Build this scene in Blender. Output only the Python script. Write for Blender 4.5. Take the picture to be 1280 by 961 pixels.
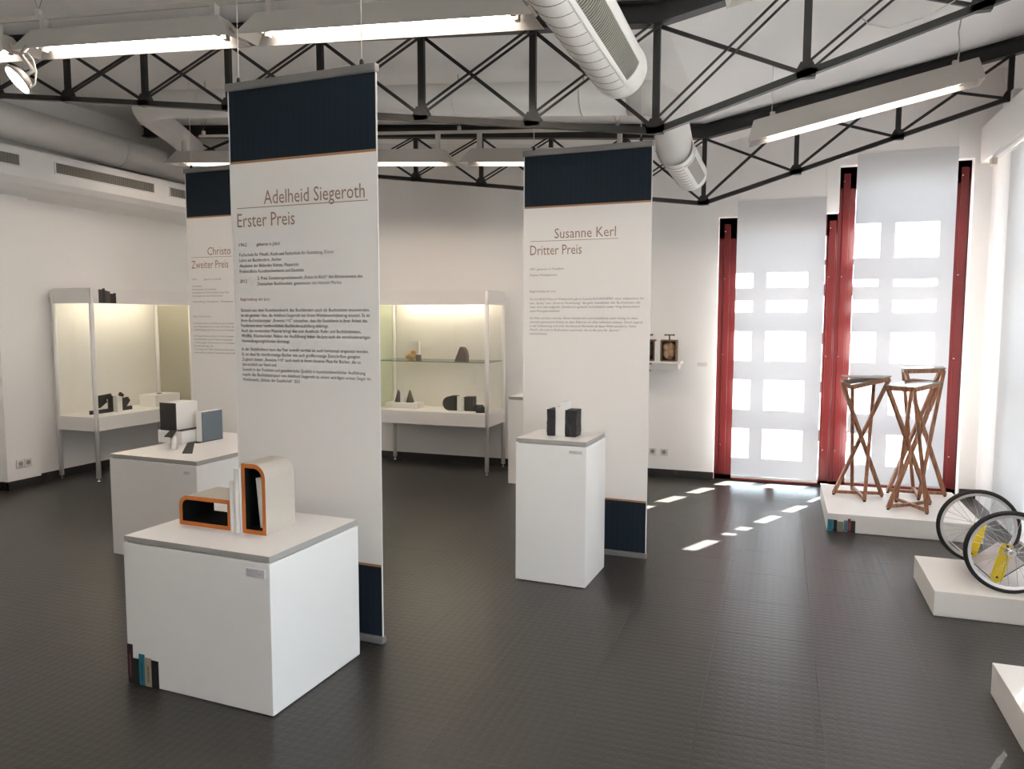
import bpy, bmesh, math, random
from math import pi, sin, cos, radians as R
from mathutils import Vector, Matrix
random.seed(4)
S = bpy.context.scene
col = S.collection
for o in list(bpy.data.objects): bpy.data.objects.remove(o)

# ------------------------------------------------------------------ camera
cd = bpy.data.cameras.new('camera'); cam = bpy.data.objects.new('camera', cd); col.objects.link(cam)
cd.sensor_width = 36; cd.lens = 953.8 / 1280 * 36; cd.clip_start = .05
_f = Vector((-sin(R(19.3)) * cos(R(4.916)), cos(R(19.3)) * cos(R(4.916)), -sin(R(4.916))))
_r0 = Vector((cos(R(19.3)), sin(R(19.3)), 0)); _u0 = _r0.cross(_f); _a = R(.114)
_r = _r0 * cos(_a) + _u0 * sin(_a); _u = -_r0 * sin(_a) + _u0 * cos(_a)
_m = Matrix((_r, _u, -_f)).transposed().to_4x4(); _m.translation = (0, 0, 1.6)
cam.matrix_world = _m
S.camera = cam

# ------------------------------------------------------------------ world, sun, exposure
w = bpy.data.worlds.new('sky'); S.world = w; w.use_nodes = True
w.node_tree.nodes['Background'].inputs[0].default_value = (.74, .88, 1, 1)
w.node_tree.nodes['Background'].inputs[1].default_value = 3.8
sl = bpy.data.lights.new('sun', 'SUN'); sl.energy = 50; sl.angle = R(.5); sl.color = (1, .975, .94)
so = bpy.data.objects.new('sun', sl); col.objects.link(so)
so.rotation_euler = Vector((.44, .91, .97)).to_track_quat('Z', 'Y').to_euler(); so.location = (6, 14, 9)
vs = S.view_settings
vs.view_transform = 'Standard'; vs.look = 'None'; vs.gamma = 1; vs.use_curve_mapping = False
vs.exposure = 1.22
S.cycles.max_bounces = 10; S.cycles.diffuse_bounces = 6; S.cycles.transparent_max_bounces = 16
S.cycles.sample_clamp_indirect = 8
TUBE = 18.5          # radiance of the fluorescent tubes

# ------------------------------------------------------------------ materials
MATS = {}
def mat(name, c, rough=.6, metal=0, bump=0, bscale=40, var=0, emit=0, spec=.5):
    if name in MATS: return MATS[name]
    m = bpy.data.materials.new(name); m.use_nodes = True; nt = m.node_tree; b = nt.nodes['Principled BSDF']
    b.inputs['Base Color'].default_value = (*c, 1); b.inputs['Roughness'].default_value = rough
    b.inputs['Metallic'].default_value = metal; b.inputs['Specular IOR Level'].default_value = spec
    if var or bump:
        g = nt.nodes.new('ShaderNodeNewGeometry'); n = nt.nodes.new('ShaderNodeTexNoise')
        n.inputs['Scale'].default_value = bscale; n.inputs['Detail'].default_value = 4
        nt.links.new(g.outputs['Position'], n.inputs['Vector'])
        if var:
            mx = nt.nodes.new('ShaderNodeMix'); mx.data_type = 'RGBA'
            mx.inputs['A'].default_value = (*[k * (1 - var) for k in c], 1); mx.inputs['B'].default_value = (*[min(1, k * (1 + var)) for k in c], 1)
            nt.links.new(n.outputs['Fac'], mx.inputs['Factor']); nt.links.new(mx.outputs['Result'], b.inputs['Base Color'])
        if bump:
            bp = nt.nodes.new('ShaderNodeBump'); bp.inputs['Strength'].default_value = bump; bp.inputs['Distance'].default_value = .002
            nt.links.new(n.outputs['Fac'], bp.inputs['Height']); nt.links.new(bp.outputs['Normal'], b.inputs['Normal'])
    if emit:
        b.inputs['Emission Color'].default_value = (*c, 1); b.inputs['Emission Strength'].default_value = emit
    MATS[name] = m; return m
WALL = mat('wall_paint', (.85, .835, .82), .85, bump=.15, bscale=60, var=.02)
CEIL = mat('ceiling_paint', (.90, .885, .87), .9, bump=.2, bscale=12, var=.02)
WHITE = mat('white_lacquer', (.82, .80, .78), .45, var=.015, bscale=6)
PLATE = mat('white_top_plate', (.80, .78, .765), .4)
PEDGE = mat('grey_plate_edge', (.36, .345, .33), .5)
BASEB = mat('black_baseboard', (.022, .021, .02), .45)
STEEL = mat('dark_steel_paint', (.013, .0125, .012), .42, bump=.2, bscale=80)
DUCT = mat('white_duct_metal', (.72, .70, .68), .45, bump=.2, bscale=9)
DSEAM = mat('duct_seam', (.22, .21, .2), .6)
GRB = mat('grille_dark', (.06, .058, .052), .7)
GRS = mat('grille_slat', (.30, .285, .25), .5)
FIXT = mat('lamp_housing', (.52, .495, .46), .5)
REFL = mat('lamp_reflector', (.26, .25, .24), .35)
TUBEM = mat('tube_glow', (1, .87, .75), .4, emit=TUBE)
CREAM = mat('cream_plastic', (.66, .60, .50), .5)
ALU = mat('rail_aluminium', (.24, .225, .215), .5, metal=.2)
ORANGE = mat('orange_stripe', (.42, .20, .09), .7)
TBROWN = mat('heading_print', (.33, .205, .145), .8)
TDARK = mat('body_print', (.11, .095, .09), .8)
TMID = mat('body_print_light', (.27, .24, .23), .8)
TRED = mat('subtitle_print', (.40, .24, .19), .8)
WIRE = mat('white_wire', (.75, .72, .68), .5)
BLACK = mat('black_plastic', (.012, .012, .012), .5)
RUBBER = mat('tyre_rubber', (.012, .012, .013), .55, bump=.4, bscale=150)
CHROME = mat('chrome', (.75, .75, .76), .18, metal=1)
RIM = mat('rim_aluminium', (.72, .72, .74), .3, metal=.6)
YEL = mat('yellow_plate', (.80, .60, .015), .4)
REDP = mat('red_frame_paint', (.095, .011, .011), .30, bump=.15, bscale=30, spec=.35)
PAPER = mat('white_book_cover', (.80, .79, .77), .7)
PAGES = mat('pages', (.74, .72, .67), .9)
INK = mat('label_ink', (.17, .15, .15), .8)
LCARD = mat('label_card', (.60, .58, .61), .7)
FELT = mat('black_felt', (.008, .009, .0085), .95, spec=.08)
BEIGE = mat('beige_linen', (.50, .455, .40), .85, bump=.5, bscale=300, var=.04)
ORG = mat('orange_edge', (.52, .15, .025), .6, var=.12, bscale=60)
CREAMP = mat('cream_panel', (.82, .795, .745), .7)
SOCK = mat('socket_plastic', (.66, .635, .60), .35)
SOCKD = mat('socket_hole', (.25, .24, .23), .5)
GRAY2 = mat('paving', (.45, .44, .42), .9, var=.1, bscale=3)
STONE = mat('grey_brown_stone', (.16, .125, .105), .8, bump=.5, bscale=60, var=.2)
OCHRE = mat('ochre_stone', (.45, .29, .10), .6, bump=.5, bscale=50, var=.35)
CHAR = mat('charcoal_block', (.018, .017, .017), .6, bump=.6, bscale=50)
BLUEG = mat('blue_grey_cover', (.10, .13, .155), .45)
IRON = mat('rusty_iron', (.07, .05, .04), .5, metal=.4)
OLDWOOD = mat('old_wood', (.19, .12, .075), .8, bump=.6, bscale=70, var=.3)
LOAF = mat('carved_tan', (.42, .27, .17), .8, bump=.8, bscale=60, var=.25)

def wood_mat():
    m = bpy.data.materials.new('walnut_wood'); m.use_nodes = True; nt = m.node_tree; b = nt.nodes['Principled BSDF']
    tc = nt.nodes.new('ShaderNodeTexCoord'); mp = nt.nodes.new('ShaderNodeMapping'); mp.inputs['Scale'].default_value = (60, 60, 6)
    n = nt.nodes.new('ShaderNodeTexNoise'); n.inputs['Scale'].default_value = 1; n.inputs['Detail'].default_value = 5
    cr = nt.nodes.new('ShaderNodeValToRGB'); cr.color_ramp.elements[0].color = (.17, .065, .028, 1); cr.color_ramp.elements[1].color = (.44, .20, .095, 1)
    cr.color_ramp.elements[0].position = .3; cr.color_ramp.elements[1].position = .7
    nt.links.new(tc.outputs['Object'], mp.inputs[0]); nt.links.new(mp.outputs[0], n.inputs['Vector']); nt.links.new(n.outputs['Fac'], cr.inputs[0])
    nt.links.new(cr.outputs[0], b.inputs['Base Color']); b.inputs['Roughness'].default_value = .45
    return m
WOOD = wood_mat()

def blind_mat(name, tr, df):
    m = bpy.data.materials.new(name); m.use_nodes = True; nt = m.node_tree; nt.nodes.remove(nt.nodes['Principled BSDF'])
    out = nt.nodes['Material Output']; a = nt.nodes.new('ShaderNodeBsdfTranslucent'); d = nt.nodes.new('ShaderNodeBsdfDiffuse'); add = nt.nodes.new('ShaderNodeAddShader')
    a.inputs[0].default_value = (*tr, 1); d.inputs[0].default_value = (*df, 1)
    nt.links.new(a.outputs[0], add.inputs[0]); nt.links.new(d.outputs[0], add.inputs[1]); nt.links.new(add.outputs[0], out.inputs[0]); return m
BLIND = blind_mat('blind_fabric', (.102, .110, .121), (.60, .60, .60))
BLIND2 = blind_mat('blind_fabric_dense', (.043, .046, .050), (.62, .62, .62))
BANW = blind_mat('banner_fabric', (.12, .115, .11), (.70, .675, .65))

def navy_mat():
    m = bpy.data.materials.new('navy_print'); m.use_nodes = True; nt = m.node_tree; b = nt.nodes['Principled BSDF']
    tc = nt.nodes.new('ShaderNodeTexCoord'); wv = nt.nodes.new('ShaderNodeTexWave'); wv.inputs['Scale'].default_value = 9; wv.inputs['Distortion'].default_value = 1
    wv.bands_direction = 'X'; mp = nt.nodes.new('ShaderNodeMapping'); mp.inputs['Scale'].default_value = (1, 1, .05)
    mx = nt.nodes.new('ShaderNodeMix'); mx.data_type = 'RGBA'; mx.inputs['A'].default_value = (.0095, .0175, .027, 1); mx.inputs['B'].default_value = (.0115, .020, .032, 1)
    nt.links.new(tc.outputs['Object'], mp.inputs[0]); nt.links.new(mp.outputs[0], wv.inputs['Vector'])
    nt.links.new(wv.outputs['Fac'], mx.inputs['Factor']); nt.links.new(mx.outputs['Result'], b.inputs['Base Color']); b.inputs['Roughness'].default_value = .7
    b.inputs['Specular IOR Level'].default_value = .25
    return m
NAVY = navy_mat()

def glass_mat(name, tint, fac):
    m = bpy.data.materials.new(name); m.use_nodes = True; nt = m.node_tree; nt.nodes.remove(nt.nodes['Principled BSDF'])
    out = nt.nodes['Material Output']; t = nt.nodes.new('ShaderNodeBsdfTransparent'); g = nt.nodes.new('ShaderNodeBsdfGlossy'); mx = nt.nodes.new('ShaderNodeMixShader')
    lw = nt.nodes.new('ShaderNodeLayerWeight'); lw.inputs['Blend'].default_value = .5
    pw = nt.nodes.new('ShaderNodeMath'); pw.operation = 'POWER'; pw.inputs[1].default_value = 5; nt.links.new(lw.outputs['Facing'], pw.inputs[0])
    fr = nt.nodes.new('ShaderNodeMath'); fr.operation = 'MULTIPLY_ADD'; fr.inputs[1].default_value = .9; fr.inputs[2].default_value = .035; nt.links.new(pw.outputs[0], fr.inputs[0])
    t.inputs[0].default_value = (*tint, 1); g.inputs['Roughness'].default_value = .02
    ml = nt.nodes.new('ShaderNodeMath'); ml.operation = 'MULTIPLY'; ml.inputs[1].default_value = fac
    nt.links.new(fr.outputs[0], ml.inputs[0]); nt.links.new(ml.outputs[0], mx.inputs[0])
    nt.links.new(t.outputs[0], mx.inputs[1]); nt.links.new(g.outputs[0], mx.inputs[2]); nt.links.new(mx.outputs[0], out.inputs[0]); return m
GLASS = glass_mat('clear_glass', (.99, .995, .985), 1)
GLASSG = glass_mat('green_glass', (.80, .83, .66), 1)
GLASSE = mat('glass_edge', (.16, .24, .19), .3)

def floor_mat():
    m = bpy.data.materials.new('studded_rubber'); m.use_nodes = True; nt = m.node_tree; b = nt.nodes['Principled BSDF']; L = nt.links.new
    g = nt.nodes.new('ShaderNodeNewGeometry'); sc = nt.nodes.new('ShaderNodeVectorMath'); sc.operation = 'SCALE'; sc.inputs['Scale'].default_value = 1 / .0433
    L(g.outputs['Position'], sc.inputs[0])
    fr = nt.nodes.new('ShaderNodeVectorMath'); fr.operation = 'FRACTION'; L(sc.outputs[0], fr.inputs[0])
    sb = nt.nodes.new('ShaderNodeVectorMath'); sb.operation = 'SUBTRACT'; sb.inputs[1].default_value = (.5, .5, 0); L(fr.outputs[0], sb.inputs[0])
    ml = nt.nodes.new('ShaderNodeVectorMath'); ml.operation = 'MULTIPLY'; ml.inputs[1].default_value = (1, 1, 0); L(sb.outputs[0], ml.inputs[0])
    ln = nt.nodes.new('ShaderNodeVectorMath'); ln.operation = 'LENGTH'; L(ml.outputs[0], ln.inputs[0])
    mr = nt.nodes.new('ShaderNodeMapRange'); mr.interpolation_type = 'SMOOTHSTEP'
    mr.inputs['From Min'].default_value = .30; mr.inputs['From Max'].default_value = .42; mr.inputs['To Min'].default_value = 1; mr.inputs['To Max'].default_value = 0
    L(ln.outputs['Value'], mr.inputs['Value'])
    n = nt.nodes.new('ShaderNodeTexNoise'); n.inputs['Scale'].default_value = .9; n.inputs['Detail'].default_value = 2; L(g.outputs['Position'], n.inputs['Vector'])
    bp = nt.nodes.new('ShaderNodeBump'); bp.inputs['Strength'].default_value = .34; bp.inputs['Distance'].default_value = .0012
    L(mr.outputs[0], bp.inputs['Height']); L(bp.outputs[0], b.inputs['Normal'])
    b.inputs['Roughness'].default_value = .30
    mx = nt.nodes.new('ShaderNodeMix'); mx.data_type = 'RGBA'; mx.inputs['A'].default_value = (.036, .033, .030, 1); mx.inputs['B'].default_value = (.045, .041, .037, 1)
    L(n.outputs['Fac'], mx.inputs['Factor']); L(mx.outputs['Result'], b.inputs['Base Color']); b.inputs['Specular IOR Level'].default_value = .32
    return m
FLOOR = floor_mat()

# ------------------------------------------------------------------ mesh helpers
def BM(): return bmesh.new()
def box(bm, x0, x1, y0, y1, z0, z1, bev=0, mi=0):
    r = bmesh.ops.create_cube(bm, size=1); v = r['verts']
    for a in v: a.co = Vector(((x0 + x1) / 2 + a.co.x * (x1 - x0), (y0 + y1) / 2 + a.co.y * (y1 - y0), (z0 + z1) / 2 + a.co.z * (z1 - z0)))
    fs = {f for a in v for f in a.link_faces}
    for f in fs: f.material_index = mi
    if bev:
        es = list({e for a in v for e in a.link_edges})
        bmesh.ops.bevel(bm, geom=es, offset=bev, segments=2, profile=.5, affect='EDGES')
    return bm
def frame_of(a, b, up=(0, 0, 1)):
    z = (b - a).normalized(); u = Vector(up)
    if abs(z.dot(u)) > .98: u = Vector((0, 1, 0))
    x = u.cross(z).normalized(); y = z.cross(x); return x, y, z
def bar(bm, a, b, wx, wy, mi=0, up=(0, 0, 1)):
    """square bar a->b; wx across (horizontal), wy in the up direction"""
    a = Vector(a); b = Vector(b); x, y, z = frame_of(a, b, up); vs_ = []
    for p in (a, b):
        for sx, sy in ((-1, -1), (1, -1), (1, 1), (-1, 1)): vs_.append(bm.verts.new(p + x * sx * wx / 2 + y * sy * wy / 2))
    for f in ((3, 2, 1, 0), (4, 5, 6, 7), (0, 1, 5, 4), (1, 2, 6, 5), (2, 3, 7, 6), (3, 0, 4, 7)):
        bm.faces.new([vs_[i] for i in f]).material_index = mi
    return bm
def tube(bm, pts, r, n=10, cap=True, mi=0, closed=False):
    pts = [Vector(p) for p in pts]; rings = []; rs = r if isinstance(r, (list, tuple)) else [r] * len(pts)
    px = None
    for i, p in enumerate(pts):
        if closed: d = pts[(i + 1) % len(pts)] - pts[i - 1]
        else: d = pts[min(i + 1, len(pts) - 1)] - pts[max(i - 1, 0)]
        d.normalize()
        if px is None:
            u = Vector((0, 0, 1)) if abs(d.z) < .95 else Vector((0, 1, 0)); px = u.cross(d).normalized()
        else: px = (px - d * px.dot(d)).normalized()
        py = d.cross(px)
        rings.append([bm.verts.new(p + (px * cos(2 * pi * k / n) + py * sin(2 * pi * k / n)) * rs[i]) for k in range(n)])
    m = len(rings)
    for i in range(m if closed else m - 1):
        for k in range(n):
            f = bm.faces.new((rings[i][k], rings[i][(k + 1) % n], rings[(i + 1) % m][(k + 1) % n], rings[(i + 1) % m][k])); f.smooth = True; f.material_index = mi
    if cap and not closed:
        bm.faces.new(rings[0][::-1]).material_index = mi; bm.faces.new(rings[-1]).material_index = mi
    return bm
def prism(bm, pts2, axis, a0, a1, mi=0, smooth=False):
    """polygon extruded along axis: 'y' -> pts (x,z), 'x' -> pts (y,z), 'z' -> pts (x,y)"""
    def P(p, a): return {'y': (p[0], a, p[1]), 'x': (a, p[0], p[1]), 'z': (p[0], p[1], a)}[axis]
    A = [bm.verts.new(P(p, a0)) for p in pts2]; B = [bm.verts.new(P(p, a1)) for p in pts2]; n = len(pts2)
    bm.faces.new(A).material_index = mi; bm.faces.new(B[::-1]).material_index = mi
    for i in range(n):
        f = bm.faces.new((A[i], B[i], B[(i + 1) % n], A[(i + 1) % n])); f.material_index = mi; f.smooth = smooth
    return bm
def sphere(bm, c, r, sx=1, sy=1, sz=1, n=14):
    q = bmesh.ops.create_uvsphere(bm, u_segments=n, v_segments=n // 2 + 2, radius=1)
    for v in q['verts']: v.co = Vector((c[0] + v.co.x * r * sx, c[1] + v.co.y * r * sy, c[2] + v.co.z * r * sz))
    for v in q['verts']:
        for f in v.link_faces: f.smooth = True
    return bm

# ------------------------------------------------------------------ scene graph helpers
OFF = {}
DEL = R(-2.856)          # the displays stand slightly turned against the building
def finish(bm, off):
    bmesh.ops.recalc_face_normals(bm, faces=bm.faces[:])
    if off is not None: bmesh.ops.translate(bm, verts=bm.verts[:], vec=-Vector(off))
def obj(name, bm, m, parent=None, kind=None, label=None):
    me = bpy.data.meshes.new(name)
    if parent is not None: off = OFF[parent.name]
    else:
        xs = [v.co for v in bm.verts]; lo = Vector([min(c[i] for c in xs) for i in range(3)]); hi = Vector([max(c[i] for c in xs) for i in range(3)])
        off = Vector(((lo.x + hi.x) / 2, (lo.y + hi.y) / 2, lo.z))
    finish(bm, off); bm.to_mesh(me); bm.free()
    for mm in (m if isinstance(m, (list, tuple)) else [m]): me.materials.append(mm)
    o = bpy.data.objects.new(name, me); col.objects.link(o)
    if parent is not None: o.parent = parent
    else: o.location = off
    OFF[o.name] = off
    if kind: o['kind'] = kind
    if label: o['label'] = label
    return o
def thing(name, label, cat, at, group=None, disp=False):
    o = bpy.data.objects.new(name, None); o.empty_display_size = .1; col.objects.link(o)
    OFF[o.name] = Vector(at)
    if disp: o.location = Matrix.Rotation(DEL, 3, 'Z') @ Vector(at); o.rotation_euler = (0, 0, DEL)
    else: o.location = at
    o['label'] = label; o['category'] = cat
    if group: o['group'] = group
    return o
def solo(name, bm, m, label, cat, group=None, disp=False):
    o = obj(name, bm, m); o['label'] = label; o['category'] = cat
    if group: o['group'] = group
    if disp: o.location = Matrix.Rotation(DEL, 3, 'Z') @ o.location; o.rotation_euler = (0, 0, DEL)
    return o
def struct(name, bm, m, parent=None):
    return obj(name, bm, m, parent, kind='structure' if parent is None else None)
def text_bm(bm, s, x, z, y, size, flip=1, width=None, thin=0.0):
    """lettering as flat mesh in the plane y, facing -y; x,z is the baseline start"""
    cu = bpy.data.curves.new('t', 'FONT'); cu.body = s; cu.size = size; cu.resolution_u = 2; cu.offset = thin
    to = bpy.data.objects.new('t', cu); col.objects.link(to)
    dg = bpy.context.evaluated_depsgraph_get(); me = to.evaluated_get(dg).to_mesh()
    if len(me.vertices):
        xs = [v.co.x for v in me.vertices]; sc = 1 if width is None else width / max(1e-6, max(xs) - min(xs)); x_min = min(xs)
        vv = [bm.verts.new((x + (v.co.x - x_min) * sc, y, z + v.co.y)) for v in me.vertices]
        for p in me.polygons:
            try: bm.faces.new([vv[i] for i in p.vertices])
            except ValueError: pass
    to.to_mesh_clear(); bpy.data.objects.remove(to); bpy.data.curves.remove(cu)

# ================================================================== SETTING
VX = -.66                                            # valley line of the roof
def ceil_z(x): return 3.27 + (.077 * (VX - x) if x < VX else .20 * (x - VX))
XL, XR, YB, YF = -6.80, 1.75, 7.75, -3.6
# floor: rubber tiles on a slab
fl = struct('floor', box(BM(), XL - .2, XR + .3, YF - .2, YB + .6, -.12, -.006), mat('floor_slab', (.012, .012, .012), .9, spec=.1))
tx, ty = .4665, .498
i = 0
x = -.264 - 14 * tx; cx = 0
while x < XR:
    y = 3.70 - 4 * ty + (.249 if cx % 2 == 0 else 0)
    while y < YB:
        x0, x1 = max(x, XL) + .0004, min(x + tx, XR) - .0004; y0, y1 = y + .0004, min(y + ty, YB) - .0004
        if x1 - x0 > .03 and y1 - y0 > .03: obj('rubber_tile', box(BM(), x0, x1, y0, y1, -.005, 0), FLOOR, fl)
        y += ty
    x += tx; cx += 1
b = BM(); x = -.264 - 14 * tx; cx = 0
while x < XR:
    ye = 3.70 - 4 * ty + (.249 if cx % 2 == 0 else 0); x0, x1 = max(x, XL) + .0004, min(x + tx, XR) - .0004
    if x1 > x0:
        k = ye
        while k > YF:
            box(b, x0, x1, max(YF, k - ty) + .0004, k - .0004, -.005, 0); k -= ty
    x += tx; cx += 1
o = obj('rubber_tiles_near_wall', b, FLOOR, fl, kind='stuff')
# ceiling: two planes meeting in a valley
b = BM()
prism(b, [(XL - .2, ceil_z(XL - .2)), (VX, 3.27), (XR + .3, ceil_z(XR + .3)), (XR + .3, ceil_z(XR + .3) + .25), (VX, 3.52), (XL - .2, ceil_z(XL - .2) + .25)], 'y', YF - .2, YB + .5)
struct('ceiling', b, CEIL)
# back wall with two tall openings
W1, W2 = (-.589, .482, 2.585), (.482, 1.561, 3.008)
b = BM()
box(b, XL - .2, W1[0], YB, YB + .30, 0, 4.0)
box(b, W1[0], W1[1], YB, YB + .30, W1[2], 4.2)
box(b, W2[0], W2[1], YB, YB + .30, W2[2], 4.2)
box(b, W2[1], XR + .3, YB, YB + .30, 0, 4.2)
struct('wall_back', b, WALL)
b = BM(); box(b, XL - .2, XL, YF, YB, 0, 4.1)
box(b, XL, -6.72, -1.0, 1.5, 0, 2.80); box(b, XL, -6.72, 5.04, 5.38, 0, 2.80)
struct('wall_left', b, WALL)
b = BM(); box(b, XL - .2, XR + .3, YF - .2, YF, 0, 4.1); struct('wall_front', b, WALL)
# right wall with window openings behind white blinds, an unseen one left bare for daylight
RW = [(4.95, 6.95), (2.6, 4.6), (.25, 2.25), (-2.1, -.1)]
b = BM(); ys = [YB] + [v for a, c in RW for v in (c, a)] + [YF]
for k in range(0, len(ys), 2): box(b, XR, XR + .25, ys[k + 1], ys[k], 0, 2.9)
box(b, XR, XR + .25, YF, YB, 2.9, 4.3)
for a, c in RW: box(b, XR, XR + .25, a, c, 0, .12)
box(b, 1.70, XR, 7.10, YB, 0, 2.95)
struct('wall_right', b, WALL)
for k, (a, c) in enumerate(RW):
    t = thing('window_%d' % (k + 3), '', '', (XR + .12, (a + c) / 2, .12)); del t['label'], t['category']; t['kind'] = 'structure'
    for yy in (a + .04, (a + c) / 2, c - .04): obj('mullion', box(BM(), XR + .08, XR + .15, yy - .04, yy + .04, .12, 2.9), REDP, t)
    for zz in (.16, 1.0, 1.95, 2.86): obj('transom', box(BM(), XR + .09, XR + .14, a, c, zz - .04, zz + .04), REDP, t)
    obj('pane', box(BM(), XR + .112, XR + .118, a, c, .12, 2.9), GLASS, t)
# bulkhead and curtain track on the right
b = BM(); box(b, 1.60, XR, YF, YB, 2.95, 3.26, .004); struct('trim_1', b, WALL)
b = BM(); box(b, 1.60, 1.72, 6.82, 7.0, 3.255, 3.33); struct('trim_2', b, WALL)
b = BM(); box(b, 1.605, 1.635, YF, 7.35, 2.915, 2.95, .003); struct('trim_3', b, WHITE)
# left bulkhead
b = BM(); prism(b, [(-6.8, 2.72), (-6.5, 2.74), (-6.36, 2.78), (-6.30, 2.83), (-6.30, 3.08), (-6.8, 3.12)], 'y', YF, YB); struct('trim_4', b, WALL)
# baseboards
struct('baseboard_back', box(BM(), XL, W1[0] + .004, YB - .012, YB, 0, .08), BASEB)
struct('baseboard_right', box(BM(), W2[1] + .01, 1.70, YB - .012, YB, 0, .08), BASEB)
b = BM(); box(b, XL, XL + .012, 5.38, YB, 0, .08); box(b, XL, XL + .012, 1.5, 5.04, 0, .08); box(b, -6.72, -6.708, 5.028, 5.392, 0, .08); box(b, XL, -6.708, 5.028, 5.04, 0, .08); box(b, XL, -6.708, 5.38, 5.392, 0, .08)
struct('baseboard_left', b, BASEB)
# paved ground outside
struct('ground', box(BM(), -14, 16, YB + .3, 30, -.3, -.03), GRAY2)
struct('pavement', box(BM(), XR + .3, 16, -12, YB + .3, -.3, -.03), GRAY2)

# windows in the back wall: red steel frames with transoms
def back_window(name, x0, x1, zt, left_w, right_w, extra):
    t = thing(name, '', '', ((x0 + x1) / 2, YB + .12, 0)); del t['label'], t['category']; t['kind'] = 'structure'
    y0, y1 = YB + .10, YB + .20; xm = (x0 + x1) / 2
    fr = obj('frame', box(BM(), x0, x0 + left_w, y0, y1, 0, zt, .004), REDP, t)
    obj('frame', box(BM(), x1 - right_w, x1, y0, y1, 0, zt, .004), REDP, t)
    obj('frame', box(BM(), x0, x1, y0, y1, zt - .20, zt, .004), REDP, t)
    obj('threshold', box(BM(), x0, x1, y0, y1, 0, .05, .003), REDP, t)
    obj('mullion', box(BM(), xm - .045, xm + .045, y0 + .02, y1 - .01, .05, zt - .2, .003), REDP, t)
    for zz, h in extra: obj('transom', box(BM(), x0 + left_w, x1 - right_w, y0 + .02, y1 - .01, zz - h / 2, zz + h / 2, .003), REDP, t)
    obj('pane', box(BM(), x0 + left_w, x1 - right_w, y0 + .048, y0 + .053, .05, zt - .2), GLASS, t)
    # face plates with screws on the jambs
    for xx in ((x0 + left_w * .45), (x1 - right_w * .45)):
        obj('cover_strip', box(BM(), xx - .030, xx + .030, y0 - .012, y0, .06, zt - .06, .003), REDP, t)
        b = BM()
        for zz in (.35, 1.25, 2.0, zt - .13): tube(b, [(xx - .02, y0 - .016, zz), (xx - .02, y0 - .011, zz)], .006, 8)
        obj('screws', b, CHROME, t)
    return t
back_window('window_1', W1[0], W1[1], W1[2], .172, .095, [(2.14, .05), (1.88, .11), (1.42, .11), (.95, .11), (.48, .11)])
back_window('window_2', W2[0], W2[1], W2[2], .147, .11, [(2.36, .12), (2.14, .05), (1.88, .11), (1.42, .11), (.95, .11), (.48, .11)])
b = BM(); box(b, W2[0] + .147, W2[1] - .11, YB + .085, YB + .12, 2.80, 2.955, .004)
struct('trim_5', b, mat('roller_box_grey', (.42, .41, .40), .6))

# blinds
def blind(x0, x1, y, z0, z1, label, along='x', wires=True, group='white panel blinds', m=None):
    t = thing('panel_blind', label, 'blind', ((x0 + x1) / 2, y, z0) if along == 'x' else (y, (x0 + x1) / 2, z0), group)
    n = 24; b = BM()
    F = []
    for s_ in (0,):
        row = []
        for k in range(n + 1):
            u = x0 + (x1 - x0) * k / n; d = y + .0015 * sin(u * 9 + 1.1) + s_ * .0012
            row.append([bm_v(b, u, d, z, along) for z in (z0, z1)])
        F.append(row)
    for s_ in (0,):
        for k in range(n):
            f = b.faces.new((F[s_][k][0], F[s_][k + 1][0], F[s_][k + 1][1], F[s_][k][1])); f.smooth = True
    obj('fabric', b, m or BLIND, t)
    b = BM()
    if along == 'x': box(b, x0, x1, y - .006, y + .008, z0 - .008, z0 + .012, .002)
    else: box(b, y - .006, y + .008, x0, x1, z0 - .008, z0 + .012, .002)
    obj('bottom_bar', b, WHITE, t)
    b = BM()
    if along == 'x': box(b, x0, x1, y - .006, y + .008, z1 - .01, z1 + .006, .002)
    else: box(b, y - .006, y + .008, x0, x1, z1 - .01, z1 + .006, .002)
    obj('top_bar', b, WHITE, t)
    if wires and along == 'x':
        for xx in (x0 + .01, x1 - .01):
            obj('wire', tube(BM(), [(xx, y, z1), (xx, y, ceil_z(xx))], .0012, 5), WIRE, t)
    return t
def bm_v(b, u, d, z, along): return b.verts.new((u, d, z) if along == 'x' else (d, u, z))
blind(-.411, .370, 7.62, .075, 2.72, 'white translucent blind over the left, lower window of the back wall')
blind(.612, 1.412, 7.62, .10, 3.09, 'white translucent blind over the right, taller window, behind the wooden stands')
t = blind(4.9, 7.10, 1.675, .015, 2.93, 'white blind panel on the right wall behind the bicycle wheels', along='y', m=BLIND2)
t = blind(2.6, 4.898, 1.675, .015, 2.93, 'white blind panel on the right wall nearest the low empty platform', along='y', m=BLIND2)
t = blind(-2.2, .0, 1.675, .015, 2.93, 'white blind panel on the right wall behind the viewer', along='y', m=BLIND2)

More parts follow.
